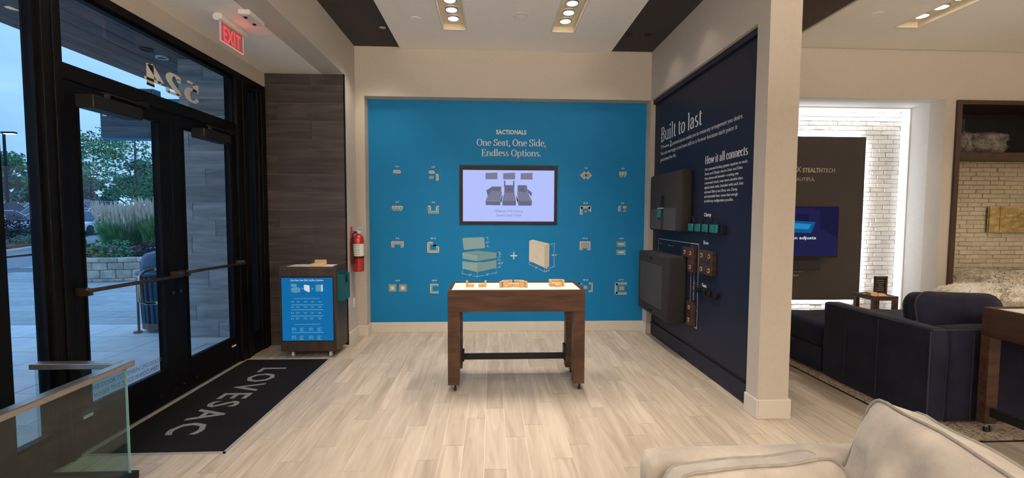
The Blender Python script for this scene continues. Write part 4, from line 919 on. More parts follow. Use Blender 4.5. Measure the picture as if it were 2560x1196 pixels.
icon('', 1.250, .590, '18×18', .690, [('l', [-18, -11.5, -8, -7]), ('l', [-18, -11.5, -14, 11.5]), ('l', [-18, 7, -8, 11.5]), ('l', [8, -11.5, 18, -7]), ('l', [14, -11.5, 18, 11.5]), ('l', [8, 7, 18, 11.5]), ('w', [16.5, -11.5, 18, 11.5]), ('w', [8, -11.5, 18, -10]), ('w', [8, 10, 18, 11.5]), ('g', [-5, -4.5, 4.5, 4.5])]+dim(-18, 18, 14))
icon('', 1.727, .572, '17×10', .690, [('l', [-15.3, -15.2, 15.3, -8.6]), ('l', [-15.3, -15.2, -8, 15.2]), ('l', [-15.3, 8.6, 15.3, 15.2]), ('w', [-15.3, -15.2, -13.8, 15.2]), ('w', [-15.3, -15.2, 15.3, -13.8]), ('w', [-15.3, 13.8, 15.3, 15.2]), ('g', [-4, -5.6, 8.6, 5])]+dim(-15, 15, -18)+dimv(-15, 15, -20))
# exploded seat drawing, plus sign and side drawing
def poly_part(nm, shapes, parent=tp, y=YF):
    order = []
    for s in shapes:
        if s[0] not in order: order.append(s[0])
    mb = MB()
    for k, (mt, p) in enumerate(shapes):
        mb.cur = order.index(mt); v = list(p)
        a = sum(v[i][0]*v[(i+1) % len(v)][1]-v[(i+1) % len(v)][0]*v[i][1] for i in range(len(v)))
        if a < 0: v = v[::-1]
        mb.mapped(v, [tuple(range(len(v)))], (0, y, 0), AX, AZ, .0010+.0004*k)
    return mb.build(nm, [MT[o] for o in order], parent)
def ln(x0, z0, x1, z1, w=.0035):
    d = Vector((x1-x0, z1-z0)).normalized(); n = (-d.y*w/2, d.x*w/2)
    return [(x0+n[0], z0+n[1]), (x0-n[0], z0-n[1]), (x1-n[0], z1-n[1]), (x1+n[0], z1+n[1])]
MT['icoa'] = pm('pale teal print light face', (.24, .40, .43), (.235, .39, .42), scale=9, rough=.6)
MT['icob'] = pm('pale teal print dark face', (.17, .32, .36), (.165, .31, .35), scale=9, rough=.6)
MT['icoc'] = pm('cream print shade', (.55, .50, .42), (.54, .49, .41), scale=9, rough=.6)
poly_part('seat_drawing', [
    ('icoa', [(-.385, 1.238), (-.372, 1.248), (-.112, 1.258), (-.100, 1.248), (-.090, 1.125), (-.100, 1.113), (-.355, 1.092), (-.370, 1.105)]),
    ('icob', [(-.386, 1.055), (-.192, 1.080), (.060, 1.055), (.060, 1.045), (-.192, 1.025), (-.386, 1.045)]),
    ('icoa', [(-.386, 1.050), (-.192, 1.020), (-.192, .940), (-.386, .975)]), ('icob', [(.060, 1.050), (-.192, 1.020), (-.192, .940), (.060, .985)]),
    ('icoa', [(-.386, .942), (-.240, .925), (-.110, .925), (.060, .955), (.060, .850), (-.192, .795), (-.386, .845)]), ('icob', [(-.192, .910), (.060, .950), (.060, .850), (-.192, .797)]),
    ('icoa', [(-.380, .845), (-.368, .845), (-.368, .828), (-.380, .828)]), ('icoa', [(-.198, .797), (-.184, .797), (-.184, .780), (-.198, .780)]), ('icoa', [(.045, .850), (.057, .850), (.057, .833), (.045, .833)]),
    ('txt', ln(-.386, .815, -.386, .775)), ('txt', ln(-.386, .780, -.310, .762)), ('txt', ln(-.255, .750, -.192, .735)), ('txt', ln(-.192, .770, -.192, .725)), ('txt', ln(-.192, .738, -.10, .755)), ('txt', ln(-.02, .775, .060, .788)), ('txt', ln(.060, .82, .060, .775)),
    ('txt', ln(-.085, 1.255, -.045, 1.255)), ('txt', ln(-.055, 1.255, -.055, 1.215)), ('txt', ln(-.055, 1.165, -.055, 1.135)), ('txt', ln(-.075, 1.135, -.030, 1.135)),
    ('txt', ln(.070, 1.060, .115, 1.060)), ('txt', ln(.105, 1.06, .105, 1.045)), ('txt', ln(.105, 1.01, .105, .995)), ('txt', ln(.070, .995, .115, .995)),
    ('txt', ln(.070, .962, .115, .962)), ('txt', ln(.105, .962, .105, .935)), ('txt', ln(.105, .885, .105, .862)), ('txt', ln(.070, .860, .115, .860))])
for s_, x, z in (('21"', -.05, 1.178), ('8"', .110, 1.018), ('10.5"', .118, .900), ('29"', -.283, .746), ('35"', -.058, .752)):
    wtext(s_, x, z, None, .026, 'sans', name='dimension')
poly_part('plus_sign', [('txt', [(.245, 1.006), (.335, 1.006), (.335, 1.020), (.245, 1.020)]), ('txt', [(.283, .965), (.297, .965), (.297, 1.061), (.283, 1.061)])])
poly_part('side_drawing', [
    ('icow', [(.493, 1.205), (.500, 1.216), (.545, 1.226), (.748, 1.176), (.760, 1.165), (.760, .873), (.748, .862), (.700, .852), (.493, .948)]),
    ('icoc', [(.697, 1.150), (.755, 1.170), (.760, 1.160), (.760, .873), (.748, .862), (.697, .853)]), ('icoc', ln(.495, 1.203, .697, 1.150)), ('icoc', ln(.697, 1.150, .697, .855)),
    ('icoc', ln(.575, 1.018, .602, 1.010)), ('icoc', ln(.602, 1.010, .602, .978)), ('icoc', ln(.602, .978, .575, .986)), ('icoc', ln(.575, .986, .575, 1.018)),
    ('icow', [(.505, .945), (.525, .938), (.525, .925), (.505, .930)]), ('icow', [(.715, .855), (.735, .858), (.735, .842), (.715, .842)]),
    ('txt', ln(.765, 1.165, .835, 1.178)), ('txt', ln(.825, 1.178, .825, 1.045)), ('txt', ln(.825, 1.0, .825, .868)), ('txt', ln(.765, .850, .835, .872)),
    ('txt', ln(.493, .935, .493, .895)), ('txt', ln(.493, .900, .565, .868)), ('txt', ln(.62, .842, .695, .800)), ('txt', ln(.695, .845, .695, .795)), ('txt', ln(.695, .800, .715, .803)), ('txt', ln(.745, .812, .757, .815)), ('txt', ln(.757, .85, .757, .806))])
for s_, x, z in (('28.5"', .828, 1.010), ('35"', .592, .843), ('6"', .729, .797)):
    wtext(s_, x, z, None, .026, 'sans', name='dimension')
# television in the niche
t = thing('television', 'black framed screen set into the teal wall, showing three grey sofas', 'television', (.22, YP, NZ0+.01))
m = MB(); m.box(NX0+.001, NX1-.001, YP-.004, YP+.002, NZ0+.001, NZ1-.001); m.build('niche_liner', MT['teal'], t)
# bezel ring
x0, x1, z0, z1 = NX0+.014, NX1-.014, NZ0+.014, NZ1-.014; sx0, sx1, sz0, sz1 = -.378, .818, 1.466, 2.134
m = MB(); m.box(x0, sx0, YP-.012, YP-.0045, z0, z1); m.box(sx1, x1, YP-.012, YP-.0045, z0, z1); m.box(sx0, sx1, YP-.012, YP-.0045, z0, sz0); m.box(sx0, sx1, YP-.012, YP-.0045, sz1, z1)
m.build('bezel', MT['blackp'], t, bevel=.003)
m = MB(); m.box(sx0, sx1, YP-.0085, YP-.0045, sz0, sz1); scr = m.build('screen', MT['tv'], t)
YS = YP-.0085
def sp(pts): return [(sx0+(a/905.)*(sx1-sx0), sz1-(b/518.)*(sz1-sz0)) for a, b in pts]   # local picture units
tvp = []
for a in (222, 397, 570): tvp.append(('tvg', sp([(a, 30), (a+118, 24), (a+118, 92), (a, 92)])))
tvp += [('tvg2', sp([(282, 165), (378, 165), (378, 218), (282, 210)])), ('tvg2', sp([(230, 205), (280, 172), (285, 210), (245, 262)])), ('tvg', sp([(245, 262), (285, 210), (380, 215), (385, 230), (372, 310), (222, 310)])), ('tvg2', sp([(222, 312), (370, 312), (370, 355), (226, 352)])),
        ('tvg2', sp([(405, 105), (418, 105), (418, 150), (405, 180)])), ('tvg2', sp([(495, 105), (508, 105), (508, 190), (495, 150)])), ('tvg2', sp([(412, 150), (502, 150), (508, 225), (408, 225)])), ('tvg', sp([(408, 225), (508, 225), (525, 312), (388, 312)])), ('tvg2', sp([(388, 312), (525, 312), (522, 357), (392, 357)])),
        ('tvg2', sp([(540, 150), (632, 150), (636, 222), (540, 218)])), ('tvg2', sp([(632, 185), (682, 222), (680, 265), (640, 222)])), ('tvg', sp([(535, 220), (640, 220), (684, 310), (545, 312)])), ('tvg2', sp([(545, 312), (684, 310), (680, 357), (548, 357)])),
        ('blackp', sp([(452, 190), (462, 190), (462, 200), (452, 200)])), ('blackp', sp([(580, 190), (590, 190), (590, 200), (580, 200)])), ('blackp', sp([(372, 310), (388, 250), (392, 262), (376, 335)])), ('blackp', sp([(525, 250), (545, 300), (542, 335), (530, 290)]))]
poly_part('picture', tvp, scr, YS)
def stext(txt, cx, z, w_, cap, shear=0, mt='tvt'): return text_part('caption', fit(serif(txt, shear=shear, tk=.13), w_, cap, CAPS, True), MT[mt], scr, (cx, YS, z), AX, AZ, .003)
stext('Always Fits', .160, 1.588, .25, .030, .22); stext('Every', .350, 1.588, .115, .030); stext('Space and Style', .222, 1.532, .335, .030)
# ------------------------------------------------------------------ fire extinguisher
ex, ey = XL+.085, 5.46
t = thing('fire_extinguisher', 'red fire extinguisher hanging on the stub wall left of the teal graphic', 'fire extinguisher', (ex, ey, .855))
m = MB(); m.lathe([(0, .858), (.058, .860), (.066, .872), (.066, 1.245), (.060, 1.275), (.040, 1.30), (.022, 1.31), (.022, 1.325), (0, 1.325)], (ex, ey, 0), 28); m.build('cylinder', MT['red'], t, smooth=True)
m = MB(); m.lathe([(.0672, 1.05), (.0672, 1.195)], (ex, ey, 0), 14, 'z', -2.35, .4); m.build('instruction_label', MT['labelw'], t)
for k in range(6):
    q = MB(); q.lathe([(.0678, 1.07+k*.021), (.0678, 1.074+k*.021)], (ex, ey, 0), 8, 'z', -2.0, -1.0); q.build('label_line', MT['blackp'], t)
m = MB(); m.cyl((ex, ey, 1.32), .02, .035, 'z', 14); m.tube([(ex, ey, 1.345), (ex-.02, ey-.005, 1.36)], .014, 8); m.build('valve', MT['chrome'], t, smooth=True)
m = MB(); m.prism([(-.03, 0), (.075, .02), (.075, .03), (-.03, .012)], (ex, ey+.01, 1.375), (1, 0, 0), (0, 0, 1), .02); m.prism([(-.03, 0), (.065, -.012), (.065, -.004), (-.03, .010)], (ex, ey+.01, 1.355), (1, 0, 0), (0, 0, 1), .02); m.build('handle', MT['chrome'], t)
m = MB(); m.cyl((ex+.022, ey-.03, 1.335), .016, .012, 'y', 12); m.build('gauge', MT['labelw'], t)
m = MB(); m.tube([(ex-.015, ey-.01, 1.335), (ex-.05, ey-.03, 1.32), (ex-.055, ey-.055, 1.25), (ex-.045, ey-.072, 1.10), (ex-.04, ey-.074, 1.02)], .010, 8); h_ = m.build('hose', MT['blackp'], t, smooth=True)
m = MB(); m.lathe([(.011, 0), (.017, -.07), (.013, -.07)], (ex-.04, ey-.074, 1.03), 12); m.build('nozzle', MT['blackp'], h_)
m = MB(); m.lathe([(.064, 1.02), (.070, 1.025), (.070, 1.04), (.064, 1.045)], (ex, ey, 0), 24, ring=True); m.build('strap', MT['blackp'], t)
m = MB(); m.box(XL+.001, XL+.012, ey-.02, ey+.02, .95, 1.40); m.box(XL+.008, ex+.0, ey-.012, ey+.012, 1.335, 1.35); m.build('wall_bracket', MT['red'], t)
t = thing('power_outlet', 'white wall outlet below the fire extinguisher', 'outlet', (XL+.005, 5.53, .40))
m = MB(); m.box(XL, XL+.008, 5.495, 5.565, .40, .515); m.build('cover_plate', MT['white'], t, bevel=.003)
m = MB(); m.box(XL+.008, XL+.010, 5.515, 5.545, .415, .445); m.box(XL+.008, XL+.010, 5.515, 5.545, .468, .498); m.build('socket', MT['labelw'], t)
# ------------------------------------------------------------------ touchscreen kiosk cabinet
kx0, kx1, ky0, ky1, kz0, kz1 = -2.262, -1.672, 4.83, 5.20, .072, 1.0
t = thing('kiosk_cabinet', 'dark brown cabinet on casters with a blue screen in its front, beside the tiled wall', 'cabinet', (-1.967, 5.02, 0))
m = MB(); m.box(kx0, kx1, ky0, ky1, kz0, kz1-.055); m.box(kx0, kx0+.022, ky0, ky1, kz1-.055, kz1); m.box(kx1-.022, kx1, ky0, ky1, kz1-.055, kz1); m.box(kx0+.022, kx1-.022, ky0, ky0+.022, kz1-.055, kz1-.012); m.box(kx0+.022, kx1-.022, ky1-.022, ky1, kz1-.055, kz1)
m.build('body', MT['kiosk'], t, bevel=.003)
m = MB(); m.box(kx0+.024, kx1-.024, ky0+.024, ky1-.024, kz1-.056, kz1-.022); m.build('white_top', MT['board'], t)
m = MB(); m.box(-2.248, -1.692, ky0-.006, ky0+.002, .180, .885); bz = m.build('screen_bezel', MT['blackp'], t, bevel=.003)
m = MB(); m.box(-2.238, -1.702, ky0-.009, ky0-.002, .192, .872); ks = m.build('screen', MT['kb'], t)
KY = ky0-.009
def kp(a, b): return (-2.238+a/597.*.536, .872-b/720.*.680)      # screen units
def ktext(txt, a, b, w_, cap, fn=sans, ref=CAPF, mt='kw'): p = kp(a, b); text_part('caption', fit(fn(txt), w_, cap, ref, True), MT[mt], ks, (p[0], KY, p[1]), AX, AZ, .0012)
ktext('One Seat, One Side, Endless Options', 300, 38, .345, .019, serif, CAPS, 'kww')
def R_(a0, b0, a1, b1): p, q = kp(a0, b0), kp(a1, b1); return [(p[0], q[1]), (q[0], q[1]), (q[0], p[1]), (p[0], p[1])]
shp = [('kg', R_(110, 70, 178, 103)), ('kg', [kp(110, 118), kp(165, 105), kp(222, 118), kp(222, 140), kp(165, 150), kp(110, 140)]), ('kg', [kp(110, 145), kp(165, 152), kp(222, 145), kp(222, 158), kp(165, 172), kp(110, 158)]),
       ('kww', [kp(262, 84), kp(275, 78), kp(328, 88), kp(330, 158), kp(316, 164), kp(264, 138)]), ('kww', R_(240, 119, 250, 123)), ('kww', R_(243, 114, 247, 128)), ('kw', R_(350, 117, 372, 121)), ('kw', R_(350, 126, 372, 130)), ('kg', R_(400, 78, 465, 155)), ('kww', R_(466, 78, 483, 155))]
for b in (305, 361, 433, 623): shp.append(('kw', R_(112, b, 485, b+4)))
for b in (234, 528): shp.append(('kw', R_(148, b, 446, b+3)))
rnd = random.Random(5)
for b, hh_ in ((272, 10), (332, 14), (398, 20), (462, 26)):
    for i, a in enumerate((130, 195, 280, 365, 448)):
        w_ = 14 if i == 0 else 20
        if i == 0: shp += [('kw', R_(a-16, b-4, a-5, b+4)), ('kw', R_(a+5, b-4, a+16, b+4))]
        else: shp += [('kg', R_(a-w_, b-hh_/2, a+w_, b-hh_/2+6)), ('kg', R_(a-w_ if i % 2 else a+w_-7, b-hh_/2, a-w_+7 if i % 2 else a+w_, b+hh_/2)), ('kw', R_(a-5, b, a+5, b+5))]
for b, hh_ in ((583, 40), (675, 44)):
    for i, a in enumerate((150, 245, 350, 450)):
        shp += [('kg', R_(a-24, b-hh_/2, a-17, b+hh_/2)), ('kg', R_(a-24, b-hh_/2, a+24, b-hh_/2+8)), ('kg', R_(a+17, b-hh_/2, a+24, b+hh_/2) if i % 2 == 0 else R_(a-24, b+hh_/2-8, a+24, b+hh_/2)), ('kw', R_(a-6, b-3, a+6, b+6))]
poly_part('picture', shp, ks, KY)
for a, yy in ((-2.16, ky0+.05), (-1.76, ky0+.05), (-2.16, ky1-.06), (-1.76, ky1-.06)):
    q = MB(); q.lathe([(0, -.011), (.028, -.011), (.032, 0), (.028, .011), (0, .011)], (a+.01, yy, .033), 16, 'x'); c_ = q.build('caster', MT['labelw'], t, smooth=True)
    q = MB(); q.box(a-.008, a+.028, yy-.018, yy+.018, .058, .073); q.box(a-.006, a-.002, yy-.010, yy+.010, .03, .06); q.box(a+.022, a+.026, yy-.010, yy+.010, .03, .06); q.build('caster_fork', MT['steel'], c_)
t2 = thing('brochure_holder', 'teal acrylic brochure holder on the right side of the kiosk cabinet', 'brochure holder', (kx1+.035, 4.98, .60))
m = MB(); m.box(kx1+.001, kx1+.008, 4.87, 5.09, .62, .93); m.box(kx1+.060, kx1+.066, 4.87, 4.95, .62, .90); m.box(kx1+.060, kx1+.066, 5.02, 5.09, .62, .90); m.box(kx1+.060, kx1+.066, 4.95, 5.02, .62, .80); m.box(kx1+.001, kx1+.066, 4.865, 4.872, .62, .90); m.box(kx1+.001, kx1+.066, 5.088, 5.095, .62, .90); m.box(kx1+.001, kx1+.066, 4.865, 5.095, .612, .62)
m.build('pocket', MT['tealpd'], t2)
# wooden model on the kiosk
def block(mb, x, y, w_, d_, h_, z): mb.box(x-w_/2, x+w_/2, y-d_/2, y+d_/2, z, z+h_)
t3 = thing('wooden_model', 'small pale wooden sofa model lying on the kiosk cabinet', 'wooden model', (-1.91, 5.0, kz1-.022))
zt = kz1-.022
m = MB(); m.box(-1.985, -1.85, 4.93, 5.05, zt, zt+.028); m.build('seat_block', MT['maple'], t3, bevel=.003)
m = MB(); m.box(-1.975, -1.852, 5.052, 5.078, zt, zt+.062); m.build('side_block', MT['maple'], t3, bevel=.003)
# ------------------------------------------------------------------ centre display table
def display_table(lb, x0, x1, y0, y1, zt, aprz, legw, legd, zb, mh, mz, axis='x'):
    t = thing('display_table', lb, 'table', ((x0+x1)/2, (y0+y1)/2, 0))
    th = .028
    m = MB(); m.box(x0, x1, y0, y0+th, aprz, zt); m.box(x0, x1, y1-th, y1, aprz, zt); m.box(x0, x0+th, y0+th, y1-th, aprz, zt); m.box(x1-th, x1, y0+th, y1-th, aprz, zt)
    m.build('apron', mh, t, bevel=.002)
    m = MB(); m.box(x0+th, x1-th, y0+th, y1-th, zt-.030, zt-.010); m.build('table_top', MT['board'], t)
    for a in (x0, x1-legw):
        for b in (y0, y1-legd):
            q = MB(); q.box(a, a+legw, b, b+legd, zb, aprz-.0005); q.build('leg', mz, t, bevel=.002)
            cx_, cy_ = a+legw/2, b+legd/2
            q = MB(); q.lathe([(0, -.010), (.024, -.010), (.028, -.006), (.028, .006), (.024, .010), (0, .010)], (cx_+.012, cy_, .028), 16, 'x' if axis == 'x' else 'y'); w_ = q.build('caster', MT['blackp'], t, smooth=True)
            q = MB(); q.box(cx_-.02, cx_+.02, cy_-.02, cy_+.02, zb-.012, zb); q.cyl((cx_, cy_, zb-.03), .010, .02, 'z', 10); q.box(cx_+.000, cx_+.003, cy_-.014, cy_+.014, .02, zb-.02); q.box(cx_+.023, cx_+.026, cy_-.014, cy_+.014, .02, zb-.02); q.build('caster_fork', MT['steel'], w_)
    return t
tx0, tx1, ty0, ty1, tz = -.380, .817, 3.83, 4.35, .899
t = display_table('dark walnut display table on casters in the middle of the floor', tx0, tx1, ty0, ty1, tz, .710, .098, .10, .066, MT['walnut'], MT['walnutz'])
m = MB(); m.box(tx0+.098, tx1-.098, ty1-.075, ty1-.045, .145, .200); m.build('stretcher', MT['blackp'], t)
m = MB(); m.box(tx1-.115, tx1-.099, ty1-.12, ty1-.02, .14, .29); m.build('stretcher_bracket', MT['blackp'], t)
m = MB(); m.box(tx0+.099, tx0+.115, ty1-.12, ty1-.02, .14, .24); m.build('stretcher_bracket', MT['blackp'], t)
zt = tz-.010
def model(lb, x, y, parts):
    t = thing('wooden_model', lb, 'wooden model', (x, y, zt))
    for nm, (a0, a1, b0, b1, c0, c1) in parts:
        m = MB(); m.box(x+a0, x+a1, y+b0, y+b1, zt+c0, zt+c1); m.build(nm, MT['maple'], t, bevel=.0015)
    return t
yf = 4.08
model('small wooden chair model with its arm on the left, leftmost on the display table', -.20, yf, [('seat_block', (-.018, .035, -.03, .03, 0, .030)), ('side_block', (-.036, -.019, -.03, .03, 0, .056))])
model('small wooden chair model, arm on its right, second from the left', -.085, yf, [('seat_block', (-.035, .018, -.03, .03, 0, .030)), ('side_block', (.019, .036, -.03, .03, 0, .056))])
# centre model: two angled wings
t = thing('wooden_model', 'wide zigzag wooden sofa model in the middle of the display table', 'wooden model', (.19, yf, zt))
def rotblock(nm, cx_, cy_, w_, d_, h_, a):
    m = MB(); c, s = math.cos(a), math.sin(a); P = [(-w_/2, -d_/2), (w_/2, -d_/2), (w_/2, d_/2), (-w_/2, d_/2)]
    m.prism([(cx_+u*c-v*s, cy_+u*s+v*c) for u, v in P], (0, 0, zt), (1, 0, 0), (0, 1, 0), h_); m.build(nm, MT['maple'], t, bevel=.0015)
rotblock('seat_block', .165, yf-.005, .062, .058, .032, .38); rotblock('seat_block', .235, yf-.005, .062, .058, .032, -.38)
rotblock('seat_block', .20-.075, yf+.0, .03, .05, .032, .38)
rotblock('side_block', .095, yf-.010, .016, .11, .056, .38-.75); rotblock('side_block', .30, yf-.010, .016, .11, .056, -.38+.75)
rotblock('side_block', .125, yf-.038, .05, .016, .056, -.28); rotblock('side_block', .275, yf-.038, .05, .016, .056, .28)
rotblock('side_block', .150, yf+.050, .085, .016, .056, .28); rotblock('side_block', .248, yf+.050, .085, .016, .056, -.28)
model('square wooden sofa model with a low front block, rightmost on the display table', .605, yf+.035, [('seat_block', (-.050, .050, -.03, .03, 0, .032)), ('side_block', (-.068, -.052, -.04, .045, 0, .058)), ('side_block', (.052, .068, -.04, .045, 0, .058)), ('back_block', (-.052, .052, .031, .047, 0, .058)), ('front_block', (-.022, .030, -.075, -.034, 0, .026))])
# ------------------------------------------------------------------ navy panel on the partition
t = thing('graphic_panel', 'tall dark navy wall panel with white lettering on the right partition', 'wall graphic', (XD-.01, 4.6, .02))
XF = XD-.010
m = MB(); m.box(XF, XD, 3.405, YO-.004, .20, 3.0); m.build('print_surface', MT['navyp'], t)
m = MB(); m.box(XF-.010, XD, 3.405, YO-.004, .004, .168); m.build('skirting', MT['navyp'], t, bevel=.002)
m = MB(); m.box(XF+.004, XD, 3.405, YO-.004, .168, .20); m.build('shadow_gap', MT['blackp'], t)
m = MB(); m.box(XF-.030, XD, 3.405, YO-.004, 2.965, 3.015); m.build('top_rail', MT['navyp'], t, bevel=.002)
PA, PZ = (0, -1, 0), (0, 0, 1)
def ptext(txt, y, z, width, cap, font='sans', name='lettering', **k):
    vf = fit(serif(txt, **k), width, cap, CAPS) if font == 'serif' else fit(sans(txt, **k), width, cap, CAPF)
    return text_part(name, vf, MT['txt'], t, (XF, y, z), PA, PZ, .0015)
ptext('Built to last', 5.485, 2.458, 1.075, .170, 'serif', 'heading')
ptext('These', 5.495, 2.372, .265, .042); ptext('2', 5.205, 2.370, .052, .060, bold=.01); ptext('_', 5.205, 2.368, .055, .05, bold=.01)
ptext('patented pieces enable you to create any arrangement you desire.', 5.135, 2.368, 1.46, .044)
ptext('You can rearrange it and even add to it forever because each piece is', 5.495, 2.295, 1.735, .044)
ptext('guaranteed for life.', 5.495, 2.220, .475, .044)
ptext('How it all connects', 4.315, 2.052, .73, .078, 'serif', 'heading', tk=.20)
body = [('Our patented locking system requires no tools.', .735, 0), ('Shoes and Clamps secure Seats and Sides', .66, 0), ('from above and beneath—creating one', .60, 0), ('connected couch, even more durable than', .665, 0), ('typical static sofas. Included with each Seat', .68, 0), ('and each Side is one Shoe, one Clamp,', .595, 0), ('and removable Feet—more than enough', .60, 0), ('to build any configuration possible.', .53, 0)]
for i, (s_, w_, q) in enumerate(body): ptext(s_, 4.318, 1.990-i*.0440, w_, .027, bold=.008)
ptext('Clamp', 4.312, 1.545, .145, .036, bold=.02, name='caption'); ptext('Shoe', 4.312, 1.272, .105, .036, bold=.02, name='caption'); ptext('Feet', 4.315, .848, .095, .036, bold=.02, name='caption')
ptext('One Side goes here', 5.20, 1.195, .17, .016, name='caption'); ptext('Seat', 5.44, 1.20, .05, .016, name='caption')
text_part('caption', fit(sans('Another Side goes here', bold=.01), .29, .020, CAPF), MT['txt'], t, (XF, 4.487, .670), (0, 0, 1), (0, 1, 0), .0015)
m = MB(); m.box(XF-.002, XF, 4.41, 5.49, 1.259, 1.265)
def dash(m, y, z0, z1, n):
    for k in range(n): a = z0+(z1-z0)*k/n; m.box(XF-.002, XF, y-.003, y+.003, a, a+(z1-z0)/n*.55)
dash(m, 4.407, .405, 1.255, 46); dash(m, 4.566, .66, 1.25, 34); dash(m, 5.49, 1.11, 1.255, 9); m.box(XF-.002, XF, 4.407, 4.46, .398, .404)
m.build('outline', MT['txt'], t)
# two black sample cushions fixed to the panel
t = thing('cushion_frame_sample', 'upper black cloth sofa side sample fixed to the navy panel', 'sample', (2.03, 5.0, 1.37))
m = MB(); m.box(1.955, XF-.001, 4.56, 5.465, 1.372, 2.035); m.build('body', MT['blackfab'], t, bevel=.035, segs=4)
m = MB(); m.box(1.951, 1.957, 4.66, 5.43, 1.39, 1.635); m.build('cutaway_patch', MT['greyfab'], t)
m = MB(); m.box(1.949, 1.952, 5.005, 5.08, 1.39, 1.63); m.build('seam_tape', MT['blackfab'], t)
m = MB(); m.box(1.950, 1.956, 5.0, 5.09, 1.645, 1.78); m.build('slot', MT['blackp'], t)
m = MB(); m.box(1.935, 1.951, 5.075, 5.16, 1.525, 1.635); m.build('clamp_tag', MT['tealp'], t, bevel=.004)
m = MB(); m.box(1.944, 1.951, 5.0, 5.17, 1.632, 1.640); m.build('clamp_wire', MT['labelw'], t)
t = thing('cushion_frame_sample', 'lower black cloth sofa seat base sample with a grey underside, fixed to the navy panel', 'sample', (2.0, 5.1, .385))
m = MB(); m.box(1.875, XF-.001, 4.66, 5.60, .385, 1.112); m.build('body', MT['blackfab'], t, bevel=.025, segs=3)
m = MB(); m.box(1.870, 1.876, 4.80, 5.52, .50, .99); m.build('underside_cloth', MT['greyfab'], t)
m = MB(); m.box(1.868, 1.875, 5.10, 5.20, 1.05, 1.065); m.box(1.868, 1.875, 5.10, 5.20, .43, .445); m.build('handle_slot', MT['blackp'], t)
MT['shoe'] = wood('dark walnut block', (.020, .010, .007), (.060, .034, .024), axis=1, scale=7, rough=.45, st=8)
MT['peg'] = pm('orange beech peg', (.50, .26, .10), (.60, .34, .15), scale=9, rough=.4)
def shoe(lb, y0, y1, z0, z1, holes, extra=None):
    t = thing('shoe_block', lb, 'wood block', (2.07, (y0+y1)/2, z0))
    m = MB(); m.box(2.045, XF-.001, y0, y1, z0, z1)
    if extra: m.box(2.045, XF-.001, *extra)
    m.build('block', MT['shoe'], t, bevel=.003)
    for (y, z) in holes:
        q = MB(); q.lathe([(0, 0), (.022, 0), (.022, -.006), (.013, -.010), (0, -.010)], (2.045, y, z), 14, 'x'); q.build('peg', MT['peg'], t)
        q = MB(); q.lathe([(0, 0), (.012, 0), (.012, -.004), (0, -.004)], (2.036, y-.008, z+.004), 10, 'x'); q.build('peg_hole', MT['shoe'], t)
shoe('square walnut block with four pegs under the word Shoe', 4.045, 4.31, .985, 1.215, [(4.10, 1.165), (4.25, 1.165), (4.10, 1.03), (4.25, 1.03)])
shoe('walnut corner block with pegs at the upper right of the lower sample', 4.435, 4.70, 1.115, 1.225, [(4.50, 1.165), (4.635, 1.165), (4.50, 1.02)], (4.435, 4.565, .968, 1.115))
shoe('narrow walnut block with two pegs at the lower right of the lower sample', 4.43, 4.565, .415, .66, [(4.50, .60), (4.50, .47)])
t = thing('clamp_bar', 'black bar under the word Clamp', 'wall bar', (2.07, 4.21, 1.385)); m = MB(); m.box(2.05, XF-.001, 3.88, 4.545, 1.385, 1.468); m.build('bar', MT['blackp'], t, bevel=.003)
for i, y in enumerate((4.475, 4.325, 4.175, 4.005)):
    t = thing('clamp', ['leftmost teal clamp on the black bar', 'second teal clamp from the left on the black bar', 'third teal clamp from the left on the black bar', 'rightmost teal clamp on the black bar'][i], 'clamp', (2.03, y, 1.39), group='teal clamps on the black bar')
    w_ = .052 if i < 3 else .068
    m = MB(); m.box(2.022, 2.048, y-w_, y+w_, 1.392, 1.470); m.build('body', MT['tealp'], t, bevel=.010, segs=3)
    m = MB(); m.box(2.017, 2.023, y-w_*.6, y+w_*.6, 1.398, 1.462); m.build('face', MT['tealp'], t, bevel=.003)
    m = MB(); m.tube([(2.04, y+.055*math.cos(a), 1.465+.075*math.sin(a)) for a in [PI*k/12 for k in range(13)]], .005, 6); m.build('strap', MT['blackp'], t)
for i, y in enumerate((4.325, 4.222, 4.118, 4.012)):
    m = MB(); m.box(2.05, XF-.001, y-.034, y+.034, .785, .835)
    o = one('furniture_foot', ['leftmost black sofa foot under the word Feet', 'second black sofa foot from the left under the word Feet', 'third black sofa foot from the left under the word Feet', 'rightmost black sofa foot under the word Feet'][i], 'furniture foot', m, MT['blackp'], group='black feet on the navy panel', bevel=.004)
